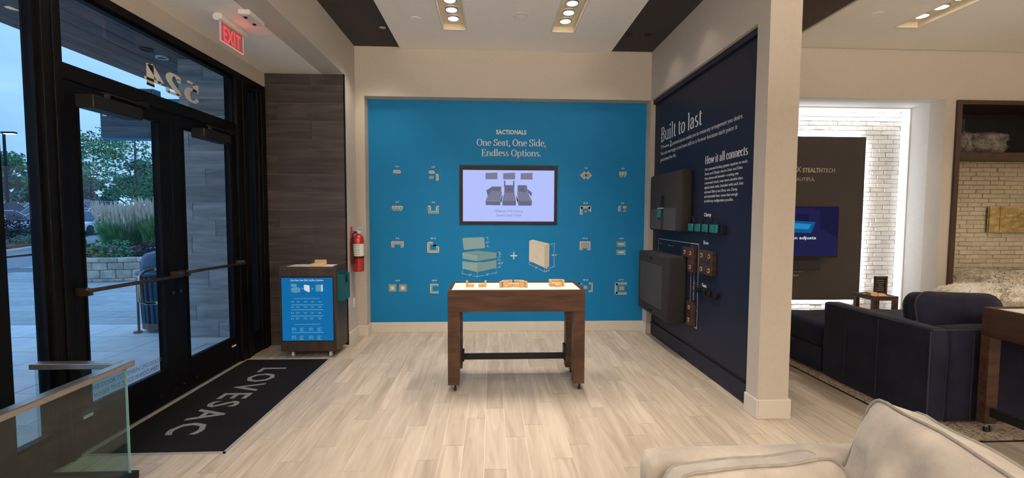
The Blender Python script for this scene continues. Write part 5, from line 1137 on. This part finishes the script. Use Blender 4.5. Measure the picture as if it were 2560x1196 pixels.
# ------------------------------------------------------------------ ceiling fittings
TL = ['left light trough in the ceiling of the main bay', 'right light trough in the ceiling of the main bay', 'light trough in the ceiling of the right bay',
 'left light trough just before the visible ceiling of the main bay', 'right light trough just before the visible ceiling of the main bay', 'right bay light trough nearer than the visible one', 'left light trough above the viewer', 'right light trough above the viewer', 'right bay light trough level with the viewer', 'right bay light trough above the fur beanbags']
for i, (x, y, z) in enumerate(TROUGHS):
    t = thing('light_trough', TL[i], 'ceiling light', (x, y, z))
    a, b, c, d = x-.125, x+.125, y-.55, y+.55
    m = MB(); w_ = .014
    m.box(a-w_, a+.002, c-w_, d+w_, z-.004, z+.002); m.box(b-.002, b+w_, c-w_, d+w_, z-.004, z+.002); m.box(a, b, c-w_, c+.002, z-.004, z+.002); m.box(a, b, d-.002, d+w_, z-.004, z+.002)
    m.build('rim', MT['white'], t)
    m = MB(); hh = .055
    m.box(a-.004, a+.001, c, d, z, z+hh); m.box(b-.001, b+.004, c, d, z, z+hh); m.box(a, b, c-.004, c+.001, z, z+hh); m.box(a, b, d-.001, d+.004, z, z+hh); m.box(a, b, c, d, z+hh, z+hh+.004)
    m.build('recess', MT['trough'], t)
    for k in range(5):
        yy = d-.175-k*.205
        q = MB(); q.lathe([(.056, 0), (.070, 0), (.070, .012), (.056, .012)], (x, yy, z+hh-.016), 24, ring=True); g = q.build('lamp_ring', MT['steel'], t)
        q = MB(); q.lathe([(0, -.002), (.040, -.003), (.056, 0)], (x, yy, z+hh-.012), 24); q.build('lamp', MT['lampon'], t)
def ring(nm, lb, cat, x, y, z, r, mt, mt2):
    t = thing(nm, lb, cat, (x, y, z-.006)); m = MB(); m.lathe([(r*.72, -.002), (r, -.004), (r, .006), (r*.72, .006)], (x, y, z), 24, ring=True); m.build('trim_ring', mt, t)
    m = MB(); m.lathe([(0, .0), (r*.72, .0), (r*.72, .004)], (x, y, z-.002), 24); m.build('lens', mt2, t)
ring('sprinkler_cap', 'flat round white sprinkler cap left of the left light trough', 'sprinkler', -.80, 4.83, ZC, .052, MT['ceil'], MT['ceil'])
ring('smoke_detector', 'round white detector between the two light troughs', 'detector', .29, 4.70, ZC, .078, MT['white'], MT['ceil'])
ring('sprinkler_cap', 'flat round white sprinkler cap left of the right bay trough', 'sprinkler', 3.98, 4.56, ZR, .055, MT['ceil'], MT['ceil'])
ring('ceiling_spot', 'round lamp in the left dark ceiling band', 'downlight', -1.215, 5.13, ZD, .050, MT['blackp'], MT['steel'])
ring('ceiling_spot', 'round lamp at the inner edge of the right dark ceiling band', 'downlight', 1.56, 5.17, ZD, .045, MT['blackp'], MT['blackp'])
ring('ceiling_spot', 'round unlit lamp in the middle of the right dark ceiling band', 'downlight', 1.785, 5.16, ZD, .045, MT['blackp'], MT['blackp'])
# ================================================================== right bay
YB = 6.12
def brick_wall(parent, x0, x1, z0, z1, y, mt, skip=None, seed=1, L_=.205, H_=.0615):
    rnd = random.Random(seed); meshes = []
    for v in range(6):
        bm = bmesh.new(); bmesh.ops.create_cube(bm, size=1)
        for vv in bm.verts: vv.co = Vector((vv.co.x*(L_-.006), vv.co.y*.03, vv.co.z*(H_-.005)))
        bmesh.ops.bevel(bm, geom=bm.edges[:], offset=.005, segments=1, affect='EDGES')
        for vv in bm.verts: vv.co += Vector((rnd.uniform(-.002, .002), rnd.uniform(-.003, .002), rnd.uniform(-.0015, .0015)))
        me = bpy.data.meshes.new('brick'); bm.to_mesh(me); bm.free(); me.materials.append(mt); meshes.append(me)
    n = 0; r = 0; z = z0; sm = MB()
    while z < z1-.02:
        off = (.5 if r % 2 else 0)*L_+rnd.uniform(-.02, .02); x = x0-off
        while x < x1-.02:
            a, b = max(x, x0), min(x+L_, x1)
            if b-a > .03:
                cx_, cz_ = (a+b)/2, z+H_/2
                if not (skip and skip(cx_, cz_)):
                    o = bpy.data.objects.new('brick', rnd.choice(meshes)); COL.objects.link(o); o.parent = parent
                    o.location = (cx_, y-.001-rnd.uniform(-.004, .009), cz_); o.scale = ((b-a)/L_, 1, 1); o.rotation_euler = (rnd.uniform(-.03, .03), 0, rnd.uniform(-.012, .012)); n += 1
                else: sm.box(a+.005, b-.005, y-.012, y, z+.004, z+H_-.004)
            x += L_
        z += H_; r += 1
    if sm.v: o = sm.build('joined_bricks', mt, parent); o['kind'] = 'stuff'
    return n
m = MB(); m.box(2.7, 5.756, YB, 6.3, 0, 3.04); w1 = m.build('wall_brick', MT['brickg']); tag(w1, 'whitewashed brick wall at the back of the left alcove', 'wall', kind='structure')
PXR, PZ0, PZ1, PY = 5.19, .372, 2.652, 6.03
brick_wall(w1, 3.3, 5.752, .05, 3.035, YB, MT['brick'], skip=lambda x, z: (x < PXR-.12 and PZ0+.05 < z < PZ1-.05) or x < 3.86 or z < .28)
m = MB(); m.box(5.90, 8.6, 6.03, 6.3, 0, 3.0); w2_ = m.build('wall_brick', MT['brick2g']); tag(w2_, 'cream painted brick wall inside the dark framed niche', 'wall', kind='structure')
brick_wall(w2_, 6.0, 8.4, .40, 2.33, 6.03, MT['brick2'], skip=lambda x, z: x > 7.55 or z < .62, seed=4)
# led strips round the dark panel; reveal's led light put in as glowing faces
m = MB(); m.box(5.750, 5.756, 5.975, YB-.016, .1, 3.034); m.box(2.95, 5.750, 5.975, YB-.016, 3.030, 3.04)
t = thing('glowing_reveal', 'inner reveal of the whitewashed brick alcove, its LED light painted as glow', 'alcove reveal', (5.0, 5.98, .1)); m.build('glow_face', MT['revealglow'], t)
m = MB(); m.box(5.738, 5.756, 5.955, 5.975, .1, 3.034); m.box(2.95, 5.738, 5.955, 5.975, 3.024, 3.04); m.build('lip', MT['white'], t)
lamp('alcove_light', (5.735, 6.0, 1.6), 3.4, size=(.03, 2.8), col=(.93, .95, 1), rot=(PI/2, 0, PI*.80))
lamp('alcove_light', (4.4, 6.0, 3.015), 4.4, size=(2.6, .03), col=(.93, .95, 1), rot=(PI*.22, 0, 0))
t = thing('media_panel', 'dark brown panel with a glowing edge on the whitewashed brick, carrying a screen', 'wall panel', (4.2, PY, PZ0))
m = MB(); m.box(3.1, PXR, PY, PY+.03, PZ0, PZ1); m.build('board', MT['choc'], t)
m = MB(); e_ = .035
m.box(PXR-e_, PXR-.012, PY+.04, PY+.055, PZ0+.012, PZ1-.012); m.box(3.112, PXR-e_, PY+.04, PY+.055, PZ1-e_, PZ1-.012); m.box(3.112, PXR-e_, PY+.04, PY+.055, PZ0+.012, PZ0+e_)
m.build('led_tape', MT['led'], t)
m = MB(); m.box(3.5, PXR-.25, PY+.03, YB-.02, .8, 2.3); m.build('spacer', MT['blackp'], t)
lamp('panel_halo', (PXR+.005, PY+.045, 1.5), 8, size=(.03, 2.2), col=(.93, .95, 1), rot=(PI/2, 0, -PI/2+.5))
lamp('panel_halo', (4.15, PY+.045, PZ1+.005), 8, size=(2.0, .03), col=(.93, .95, 1), rot=(PI-.5, 0, 0))
lamp('panel_halo', (4.15, PY+.045, PZ0-.005), 8, size=(2.0, .03), col=(.93, .95, 1), rot=(.5, 0, 0))
MT['sand'] = pm('sand print', (.42, .37, .30), (.41, .36, .29), scale=9, rough=.6)
def rt(txt, x, z, w_, cap, mt='sand', **k): text_part('lettering', fit(sans(txt, **k), w_, cap, CAPF), MT[mt], t, (x, PY, z), AX, AZ, .0015)
s_ = PY/6.1
def q61(x, z): return x*s_, 1.55+(z-1.55)*s_
x_, z_ = q61(4.345, 2.165); rt('STEALTH', x_, z_, .285, .062, bold=.025); rt('TECH', x_+.292, z_, .170, .062)
rt('X', x_-.09, z_-.0, .07, .085); 
x_, z_ = q61(4.19, 2.045); rt('BEAUTIFUL', x_, z_, .335, .05)
x_, z_ = q61(4.02, .70); rt('harman kardon', x_-.02, z_+.0, .345, .032)
m = MB(); m.box(3.9, 4.36, PY-.002, PY, z_+.062, z_+.065); m.build('rule', MT['sand'], t)
t = thing('television', 'black flat screen television on the dark brown panel, showing a blue lit room', 'television', (4.1, 5.96, .98))
m = MB(); m.box(3.52, 4.775, 5.935, 5.985, .985, 1.688); m.box(3.9, 4.4, 5.985, PY, 1.1, 1.5); m.build('case', MT['blackp'], t, bevel=.004)
m = MB(); m.box(3.532, 4.762, 5.932, 5.936, 1.0, 1.677); sc = m.build('screen', MT['tvdark'], t)
def pp(nm, shapes, y): return poly_part(nm, shapes, sc, y)
pp('picture', [('tvpurp', [(3.54, 1.005), (4.76, 1.005), (4.76, 1.25), (4.45, 1.42), (3.54, 1.38)]), ('tvpurp', [(4.36, 1.44), (4.50, 1.40), (4.50, 1.62), (4.40, 1.66), (4.02, 1.66), (4.02, 1.58), (4.34, 1.58)]), ('tvdark', [(4.52, 1.36), (4.70, 1.38), (4.72, 1.60), (4.56, 1.64)]),
    ('tvcyan', [(3.95, 1.50), (4.44, 1.47), (4.38, 1.32), (3.95, 1.33)]), ('tvcyan2', [(4.08, 1.46), (4.38, 1.44), (4.34, 1.37), (4.10, 1.38)]), ('tvdark', ln(3.9, 1.27, 4.5, 1.10, .006))], 5.932)
text_part('caption', fit(sans('then adjusts', bold=.02), .42, .042, CAPF), MT['kww'], sc, (4.03, 5.932, 1.235), AX, AZ, .006)
t = thing('soundbar', 'black soundbar under the right bay television', 'soundbar', (4.1, 5.97, .80)); m = MB(); m.box(3.58, 4.555, 5.95, PY-.001, .815, .935); m.build('body', MT['blackfab'], t, bevel=.012, segs=2)
# ------------------------------------------------------------------ dark framed niche
FX0, FZ1 = 5.90, 3.032
t = thing('niche_frame', 'dark brown wooden frame with a high shelf around the cream brick niche', 'shelving frame', (7.2, 5.7, 0))
m = MB(); m.box(FX0, FX0+.062, 5.47, 6.025, 0, FZ1); m.build('side_board', MT['frame'], t, bevel=.003)
m = MB(); m.box(FX0+.062, 8.59, 5.47, 6.025, FZ1-.055, FZ1); m.build('top_board', MT['frame'], t, bevel=.003)
m = MB(); m.box(FX0+.062, 8.59, 5.48, 6.025, 2.325, 2.378); m.build('shelf', MT['frame'], t, bevel=.003)
m = MB(); m.box(FX0+.062, 8.59, 6.0, 6.025, 2.378, FZ1-.055); m.build('back_board', MT['blackp'], t)
t = thing('storage_box', 'dark blue box standing behind the fur cushions on the high shelf', 'box', (6.22, 5.93, 2.379)); m = MB(); m.box(6.0, 6.43, 5.86, 5.99, 2.379, 2.88); m.build('box', pm('dark blue box', (.008, .02, .035), (.01, .024, .04), scale=5, rough=.7), t, bevel=.004)
# ------------------------------------------------------------------ cushions
def cushion_mesh(w_, h_, t_, edge, n=18, seed=0, wr=.006, rc=.12):
    """boxed cushion lying in its own x (width) and z (height), thickness y; centre at the origin"""
    m = MB(); V = {}; rnd = random.Random(seed)
    def outl(u, v):
        # squircle corner rounding
        x, z = u*w_/2, v*h_/2; r = rc*min(w_, h_)
        ax_, az_ = w_/2-r, h_/2-r
        if abs(x) > ax_ and abs(z) > az_:
            dx, dz = abs(x)-ax_, abs(z)-az_; k = max(dx, dz); d = math.hypot(dx, dz)
            if d > 0: dx, dz = dx*k/d, dz*k/d
            x = math.copysign(ax_+dx, x); z = math.copysign(az_+dz, z)
        return x, z
    def prof(u, v): return edge/2+(t_-edge)/2*((1-u**4)*(1-v**4))**.6
    idx = {}
    for s in (-1, 1):
        for i in range(n+1):
            for j in range(n+1):
                u, v = -1+2*i/n, -1+2*j/n; u2, v2 = math.sin(u*PI/2)*.35+u*.65, math.sin(v*PI/2)*.35+v*.65
                x, z = outl(u2, v2); sag = 1-.035*(abs(u2)**4)*(1 if v2 > 0 else .4)
                y = s*prof(u2, v2)+wr*noise.noise(Vector((x*9+seed, z*9, s*3)))*2*(1-max(abs(u2), abs(v2))**8)
                z = z*sag-.02*h_*(1-u2*u2)*(1 if v2 > .9 else 0)*.5+wr*noise.noise(Vector((x*5, seed, z*5)))
                idx[(s, i, j)] = len(m.v); m.v.append((x, y, z))
    for s in (-1, 1):
        for i in range(n):
            for j in range(n):
                q = (idx[(s, i, j)], idx[(s, i+1, j)], idx[(s, i+1, j+1)], idx[(s, i, j+1)]); m.f.append(q if s < 0 else q[::-1]); m.mi.append(0)
    per = [(i, 0) for i in range(n)]+[(n, j) for j in range(n)]+[(i, n) for i in range(n, 0, -1)]+[(0, j) for j in range(n, 0, -1)]
    for k in range(len(per)):
        a, b = per[k], per[(k+1) % len(per)]
        m.f.append((idx[(-1, *b)], idx[(-1, *a)], idx[(1, *a)], idx[(1, *b)])); m.mi.append(0)
    ring_ = {s: [m.v[idx[(s, *p)]] for p in per] for s in (-1, 1)}
    return m, ring_
def cushion(nm, lb, cat, w_, h_, t_, edge, loc, rot, mt, mtp, seed=0, pr=.006, group=None, **k):
    t = thing(nm, lb, cat, loc, group=group); t.rotation_euler = rot
    m, rg = cushion_mesh(w_, h_, t_, edge, seed=seed, **k)
    m.build('cover', mt, t, world=False, smooth=True)
    for s in (-1, 1):
        q = MB(); p = rg[s]; q.tube([(a*1.003, b*1.03, c*1.003) for a, b, c in p+[p[0], p[1]]], pr, 6, caps=False); q.build('piping', mtp, t, world=False, smooth=True)
    return t
def rbox(mb_, x0, x1, y0, y1, z0, z1): mb_.box(x0, x1, y0, y1, z0, z1); return mb_
def upholst(nm, par, x0, x1, y0, y1, z0, z1, mt, bev=.035, n=1):
    bm = bmesh.new(); bmesh.ops.create_cube(bm, size=1)
    for v in bm.verts: v.co = Vector(((x0+x1)/2+v.co.x*(x1-x0), (y0+y1)/2+v.co.y*(y1-y0), (z0+z1)/2+v.co.z*(z1-z0)))
    bmesh.ops.bevel(bm, geom=bm.edges[:], offset=bev, segments=4, affect='EDGES', profile=.5)
    for f in bm.faces: f.smooth = True
    bmesh.ops.subdivide_edges(bm, edges=[e for e in bm.edges if e.calc_length() > .25], cuts=6, use_grid_fill=True)
    for v in bm.verts:
        v.co += Vector((noise.noise(v.co*4.0), noise.noise(v.co*4.0+Vector((9, 0, 0))), noise.noise(v.co*4.0+Vector((0, 9, 0)))))*.008
    me = bpy.data.meshes.new(nm); rl = rootloc(par)
    for v in bm.verts: v.co -= rl
    bm.to_mesh(me); bm.free(); me.materials.append(mt); o = bpy.data.objects.new(nm, me); COL.objects.link(o); o.parent = par; return o
# ------------------------------------------------------------------ navy sofa
t = thing('navy_sofa', 'dark navy velvet sectional sofa on the speckled rug in the right bay', 'sofa', (4.0, 4.0, .012))
SX0, SY0, SY1, SY2 = 3.19, 3.06, 4.12, 4.86
upholst('left_side', t, SX0, SX0+.16, SY0, SY1, .03, .735, MT['navy'], .035)
upholst('near_side', t, SX0+.165, 4.95, SY0, SY0+.16, .03, .735, MT['navy'], .035)
upholst('seat_base', t, SX0+.162, 4.02, SY0+.162, SY1-.01, .04, .27, MT['navy'], .02); upholst('seat_base', t, 4.03, 4.9, SY0+.162, SY1-.01, .04, .27, MT['navy'], .02)
upholst('seat_base', t, SX0, 4.02, SY1+.005, SY2, .04, .27, MT['navy'], .02); upholst('seat_base', t, 4.03, 4.9, SY1+.005, SY2, .04, .27, MT['navy'], .02)
upholst('seat_cushion', t, SX0+.162, 4.02, SY0+.162, SY1-.01, .275, .49, MT['navy'], .05); upholst('seat_cushion', t, 4.03, 4.9, SY0+.162, SY1-.01, .275, .49, MT['navy'], .05)
upholst('seat_cushion', t, SX0-.005, 4.02, SY1+.005, SY2, .275, .50, MT['navy'], .06); upholst('seat_cushion', t, 4.03, 4.9, SY1+.005, SY2, .275, .50, MT['navy'], .06)
m = MB()
for y in (3.50, 3.83): m.tube([(SX0-.002, y, .05), (SX0-.003, y, .70)], .004, 5)
m.tube([(SX0+.012, SY0+.03, .722), (SX0+.008, SY1-.02, .722)], .005, 6); m.tube([(SX0+.02, SY0+.012, .722), (4.9, SY0+.012, .722)], .005, 6); m.tube([(SX0+.004, SY0+.005, .05), (SX0+.004, SY0+.005, .71)], .005, 6)
m.tube([(SX0+.33, SY0-.003, .05), (SX0+.33, SY0-.003, .70)], .004, 5)
m.build('seam_piping', MT['navyd'], t, smooth=True)
for i, (x, y) in enumerate(((3.25, 3.12), (4.85, 3.12), (3.25, 4.8), (4.85, 4.8))):
    q = MB(); q.box(x-.03, x+.03, y-.03, y+.03, .012, .045); q.build('foot', MT['blackp'], t)
cushion('back_pillow', 'navy velvet back pillow standing on the near side of the sofa', 'pillow', .74, .42, .26, .10, (3.735, 3.40, .725), (-.22, .035, .0), MT['navy'], MT['navyd'], seed=3, rc=.3)
m = MB(); m.add([(3.52, 3.58, .492), (3.72, 3.55, .492), (3.73, 3.70, .492), (3.54, 3.72, .492)], [(0, 1, 2, 3)]); m.f = []; m.mi = []; m.v = []; m.box(3.58, 3.72, 3.62, 3.74, .492, .50)
one('paper_card', 'small white card lying on the navy seat beside the back pillow', 'card', m, MT['labelw'])
# rug
m = MB(); m.box(3.10, 6.4, 2.845, 5.15, 0, .011)
t = thing('rug', 'speckled brown and cream rug under the navy sofa', 'rug', (4.7, 4.0, 0)); m.build('pile', MT['rug'], t)
m = MB(); m.box(3.092, 3.10, 2.837, 5.158, 0, .009); m.box(3.092, 6.408, 2.837, 2.845, 0, .009); m.build('binding', MT['blackp'], t)
# second display table
t = display_table('dark walnut display table at the right edge, in front of the navy sofa', 3.50, 4.05, 1.85, 2.998, .910, .705, .085, .060, .078, MT['walnuty'], MT['walnutz'], 'y')
m = MB(); m.box(3.53, 3.56, 1.91, 2.938, .135, .195); m.build('stretcher', MT['blackp'], t)
zt = .900
for x, y, lb in ((3.66, 2.72, 'small wooden sofa model on the right display table'),):
    t = thing('wooden_model', lb, 'wooden model', (x, y, zt)); m = MB(); m.box(x-.03, x+.03, y-.05, y+.05, zt, zt+.032); m.build('seat_block', MT['maple'], t, bevel=.0015)
    m = MB(); m.box(x-.048, x-.031, y-.05, y+.05, zt, zt+.058); m.box(x-.03, x+.03, y+.051, y+.067, zt, zt+.058); m.build('side_block', MT['maple'], t, bevel=.0015)
# side table behind the sofa
t = thing('side_table', 'small walnut side table with an open frame against the brick alcove', 'side table', (4.62, 5.15, 0))
sx_, sX, sy_, sY, sz_ = 4.49, 4.79, 5.00, 5.30, .61
m = MB(); m.box(sx_, sX, sy_, sy_+.03, sz_-.05, sz_); m.box(sx_, sX, sY-.03, sY, sz_-.05, sz_); m.box(sx_, sx_+.03, sy_+.03, sY-.03, sz_-.05, sz_); m.box(sX-.03, sX, sy_+.03, sY-.03, sz_-.05, sz_); m.build('apron', MT['walnut'], t, bevel=.002)
m = MB(); m.box(sx_+.03, sX-.03, sy_+.03, sY-.03, sz_-.03, sz_-.012); m.build('table_top', MT['board'], t)
for a in (sx_, sX-.045):
    for b in (sy_, sY-.045): q = MB(); q.box(a, a+.045, b, b+.045, 0, sz_-.0505); q.build('leg', MT['walnutz'], t, bevel=.002)
t = thing('picture_frame', 'small dark wooden frame with a printed card standing on the side table', 'picture frame', (4.72, 5.17, sz_))
m = MB(); a, b, c, d = 4.645, 4.795, sz_, sz_+.215; y = 5.16
m.box(a, a+.022, y, y+.03, c, d); m.box(b-.022, b, y, y+.03, c, d); m.box(a, b, y, y+.03, c, c+.022); m.box(a, b, y, y+.03, d-.022, d); m.build('frame', MT['frame'], t, bevel=.002)
m = MB(); m.box(a+.02, b-.02, y+.012, y+.02, c+.02, d-.02); m.build('card', MT['blackp'], t)
m = MB(); rnd = random.Random(2)
for k in range(6): w_ = rnd.uniform(.03, .045); m.box(4.72-w_, 4.72+w_, y+.010, y+.0122, d-.050-k*.024, d-.046-k*.024)
m.build('text_lines', MT['sand'], t)
t = thing('wooden_model', 'wooden sofa model on the small side table', 'wooden model', (4.60, 5.10, sz_-.012)); z = sz_-.012
m = MB(); m.box(4.52, 4.60, 5.08, 5.16, z, z+.045); m.build('seat_block', MT['maple'], t, bevel=.002)
m = MB(); m.box(4.602, 4.69, 5.06, 5.12, z, z+.030); m.build('seat_block', MT['maple'], t, bevel=.002)
# scroll sign
t = thing('scroll_sign', 'aged parchment style sign on the cream brick wall', 'sign', (7.5, 5.97, 1.34))
m = MB(); m.box(6.97, 8.15, 5.965, 5.985, 1.335, 1.70); m.build('board', MT['parch'], t, bevel=.004)
m = MB(); m.box(7.0, 7.02, 5.985, 6.014, 1.36, 1.68); m.build('standoff', MT['blackp'], t)
for k, (s_, w_) in enumerate((('Cloud-Like Comfort, in', .62), ('Every Shape and Size', .58))):
    text_part('lettering', fit(serif(s_, tk=.13), w_, .042, CAPS), MT['ink'], t, (7.20, 5.965, 1.585-k*.058), AX, AZ, .0015)
m = MB(); rnd = random.Random(9)
for k in range(4):
    x = 7.19
    while x < 7.80-.08*k*(k == 3):
        w_ = rnd.uniform(.02, .06); m.box(x, x+w_, 5.9635, 5.965, 1.475-k*.026, 1.481-k*.026); x += w_+.012
m.box(6.972, 6.986, 5.9632, 5.965, 1.34, 1.695); m.box(7.135, 7.143, 5.9632, 5.965, 1.34, 1.695)
m.build('small_print', MT['ink'], t)
# furry things
def fur_blob(nm, lb, cat, loc, r, mt, seed, spikes=2500, ls=.05, k_=(1, 1, 1), mt2=None, n=28, part='cover', group=None, rz=0):
    t = thing(nm, lb, cat, loc, rz=rz, group=group); m = MB(); V = []; rnd = random.Random(seed)
    def P(th, ph):
        d = Vector((math.cos(ph)*math.cos(th), math.cos(ph)*math.sin(th), math.sin(ph))); e = .62
        f_ = lambda c: math.copysign(abs(c)**e, c)
        p = Vector((f_(math.cos(th))*f_(math.cos(ph)), f_(math.sin(th))*f_(math.cos(ph)), f_(math.sin(ph))))
        nn = noise.noise(p*2.2+Vector((seed, 0, 0)))*.10+noise.noise(p*6+Vector((seed, 3, 0)))*.03
        p = p*(1+nn); return Vector((p.x*r[0], p.y*r[1], max((p.z*.5+.5)*r[2], 0)))
    for i in range(n+1):
        for j in range(2*n): V.append(P(2*PI*j/(2*n), -PI/2+PI*i/n))
    fs = [(i*2*n+j, i*2*n+(j+1) % (2*n), (i+1)*2*n+(j+1) % (2*n), (i+1)*2*n+j) for i in range(n) for j in range(2*n)]
    m.add(V, fs); m.build(part, mt, t, world=False, smooth=True)
    m = MB()
    for k in range(spikes):
        th, ph = rnd.uniform(0, 2*PI), rnd.uniform(-.9, PI/2); p = P(th, ph); c = Vector((0, 0, r[2]*.45)); d = (p-c).normalized(); sd = d.orthogonal().normalized()*.006
        tip = p+d*ls*rnd.uniform(.5, 1.1)+Vector((rnd.gauss(0, 1), rnd.gauss(0, 1), rnd.gauss(-.3, 1)))*ls*.35
        m.add([p-sd, p+sd, tip], [(0, 1, 2)])
    o = m.build('fur', mt2 or mt, t, world=False); o['kind'] = 'stuff'; return t
fur_blob('fur_cushion', 'brown grey fur cushion at the left end of the high shelf', 'cushion', (6.14, 5.72, 2.379), (.17, .15, .30), MT['furb'], 3, 2200, .022, rz=.3)
fur_blob('fur_cushion', 'wider brown grey fur cushion right of the first on the high shelf', 'cushion', (6.55, 5.74, 2.379), (.26, .15, .29), MT['furb'], 5, 2600, .022)
fur_blob('fur_sack', 'big cream fur beanbag in the brick niche, behind the white one', 'beanbag', (6.84, 5.55, .01), (.78, .36, .85), MT['furt'], 7, 5000, .035)
fur_blob('fur_sack', 'white fur beanbag with a slate blue side in front of the cream one', 'beanbag', (5.78, 4.75, .012), (.60, .44, .62), MT['furg'], 9, 3500, .04)
fur_blob('fur_throw', 'white fur throw draped over the slate blue beanbag', 'throw', (5.86, 4.80, .50), (.58, .40, .25), MT['fur'], 12, 4500, .045)
# ------------------------------------------------------------------ cream sofa in the foreground
t = thing('cream_sofa', 'cream velvet sofa in the right foreground, seen from behind its low side', 'sofa', (1.0, 1.2, 0)); a = .028
upholst('far_side', t, .525, 1.60, 1.425, 1.545, .05, .732, MT['cream'], .045)
upholst('right_side', t, 1.43, 1.56, .35, 1.42, .05, .68, MT['cream'], .040)
upholst('seat_base', t, .52, 1.415, .55, 1.42, .05, .27, MT['cream'], .02)
upholst('seat_cushion', t, .52, 1.415, .55, 1.42, .275, .47, MT['cream'], .05)
for (x, y) in ((.56, .6), (1.5, .6), (.56, 1.48), (1.5, 1.48)):
    q = MB(); q.box(x-.03, x+.03, y-.03, y+.03, 0, .055); q.build('foot', MT['blackp'], t)
cushion('back_pillow', 'cream velvet back pillow leaning on the far side of the cream sofa', 'pillow', .545, .50, .20, .10, (.842, 1.275, .532), (-.28, -.10, .02), MT['cream'], MT['creamp'], seed=11, pr=.0055, rc=.13, wr=.012)
cushion('back_pillow', 'large cream velvet back pillow standing at the right of the cream sofa', 'pillow', .74, .58, .23, .115, (1.175, 1.03, .672), (-.30, 0, -PI/2-.17), MT['cream'], MT['creamp'], seed=17, pr=.0055, rc=.10, wr=.014)
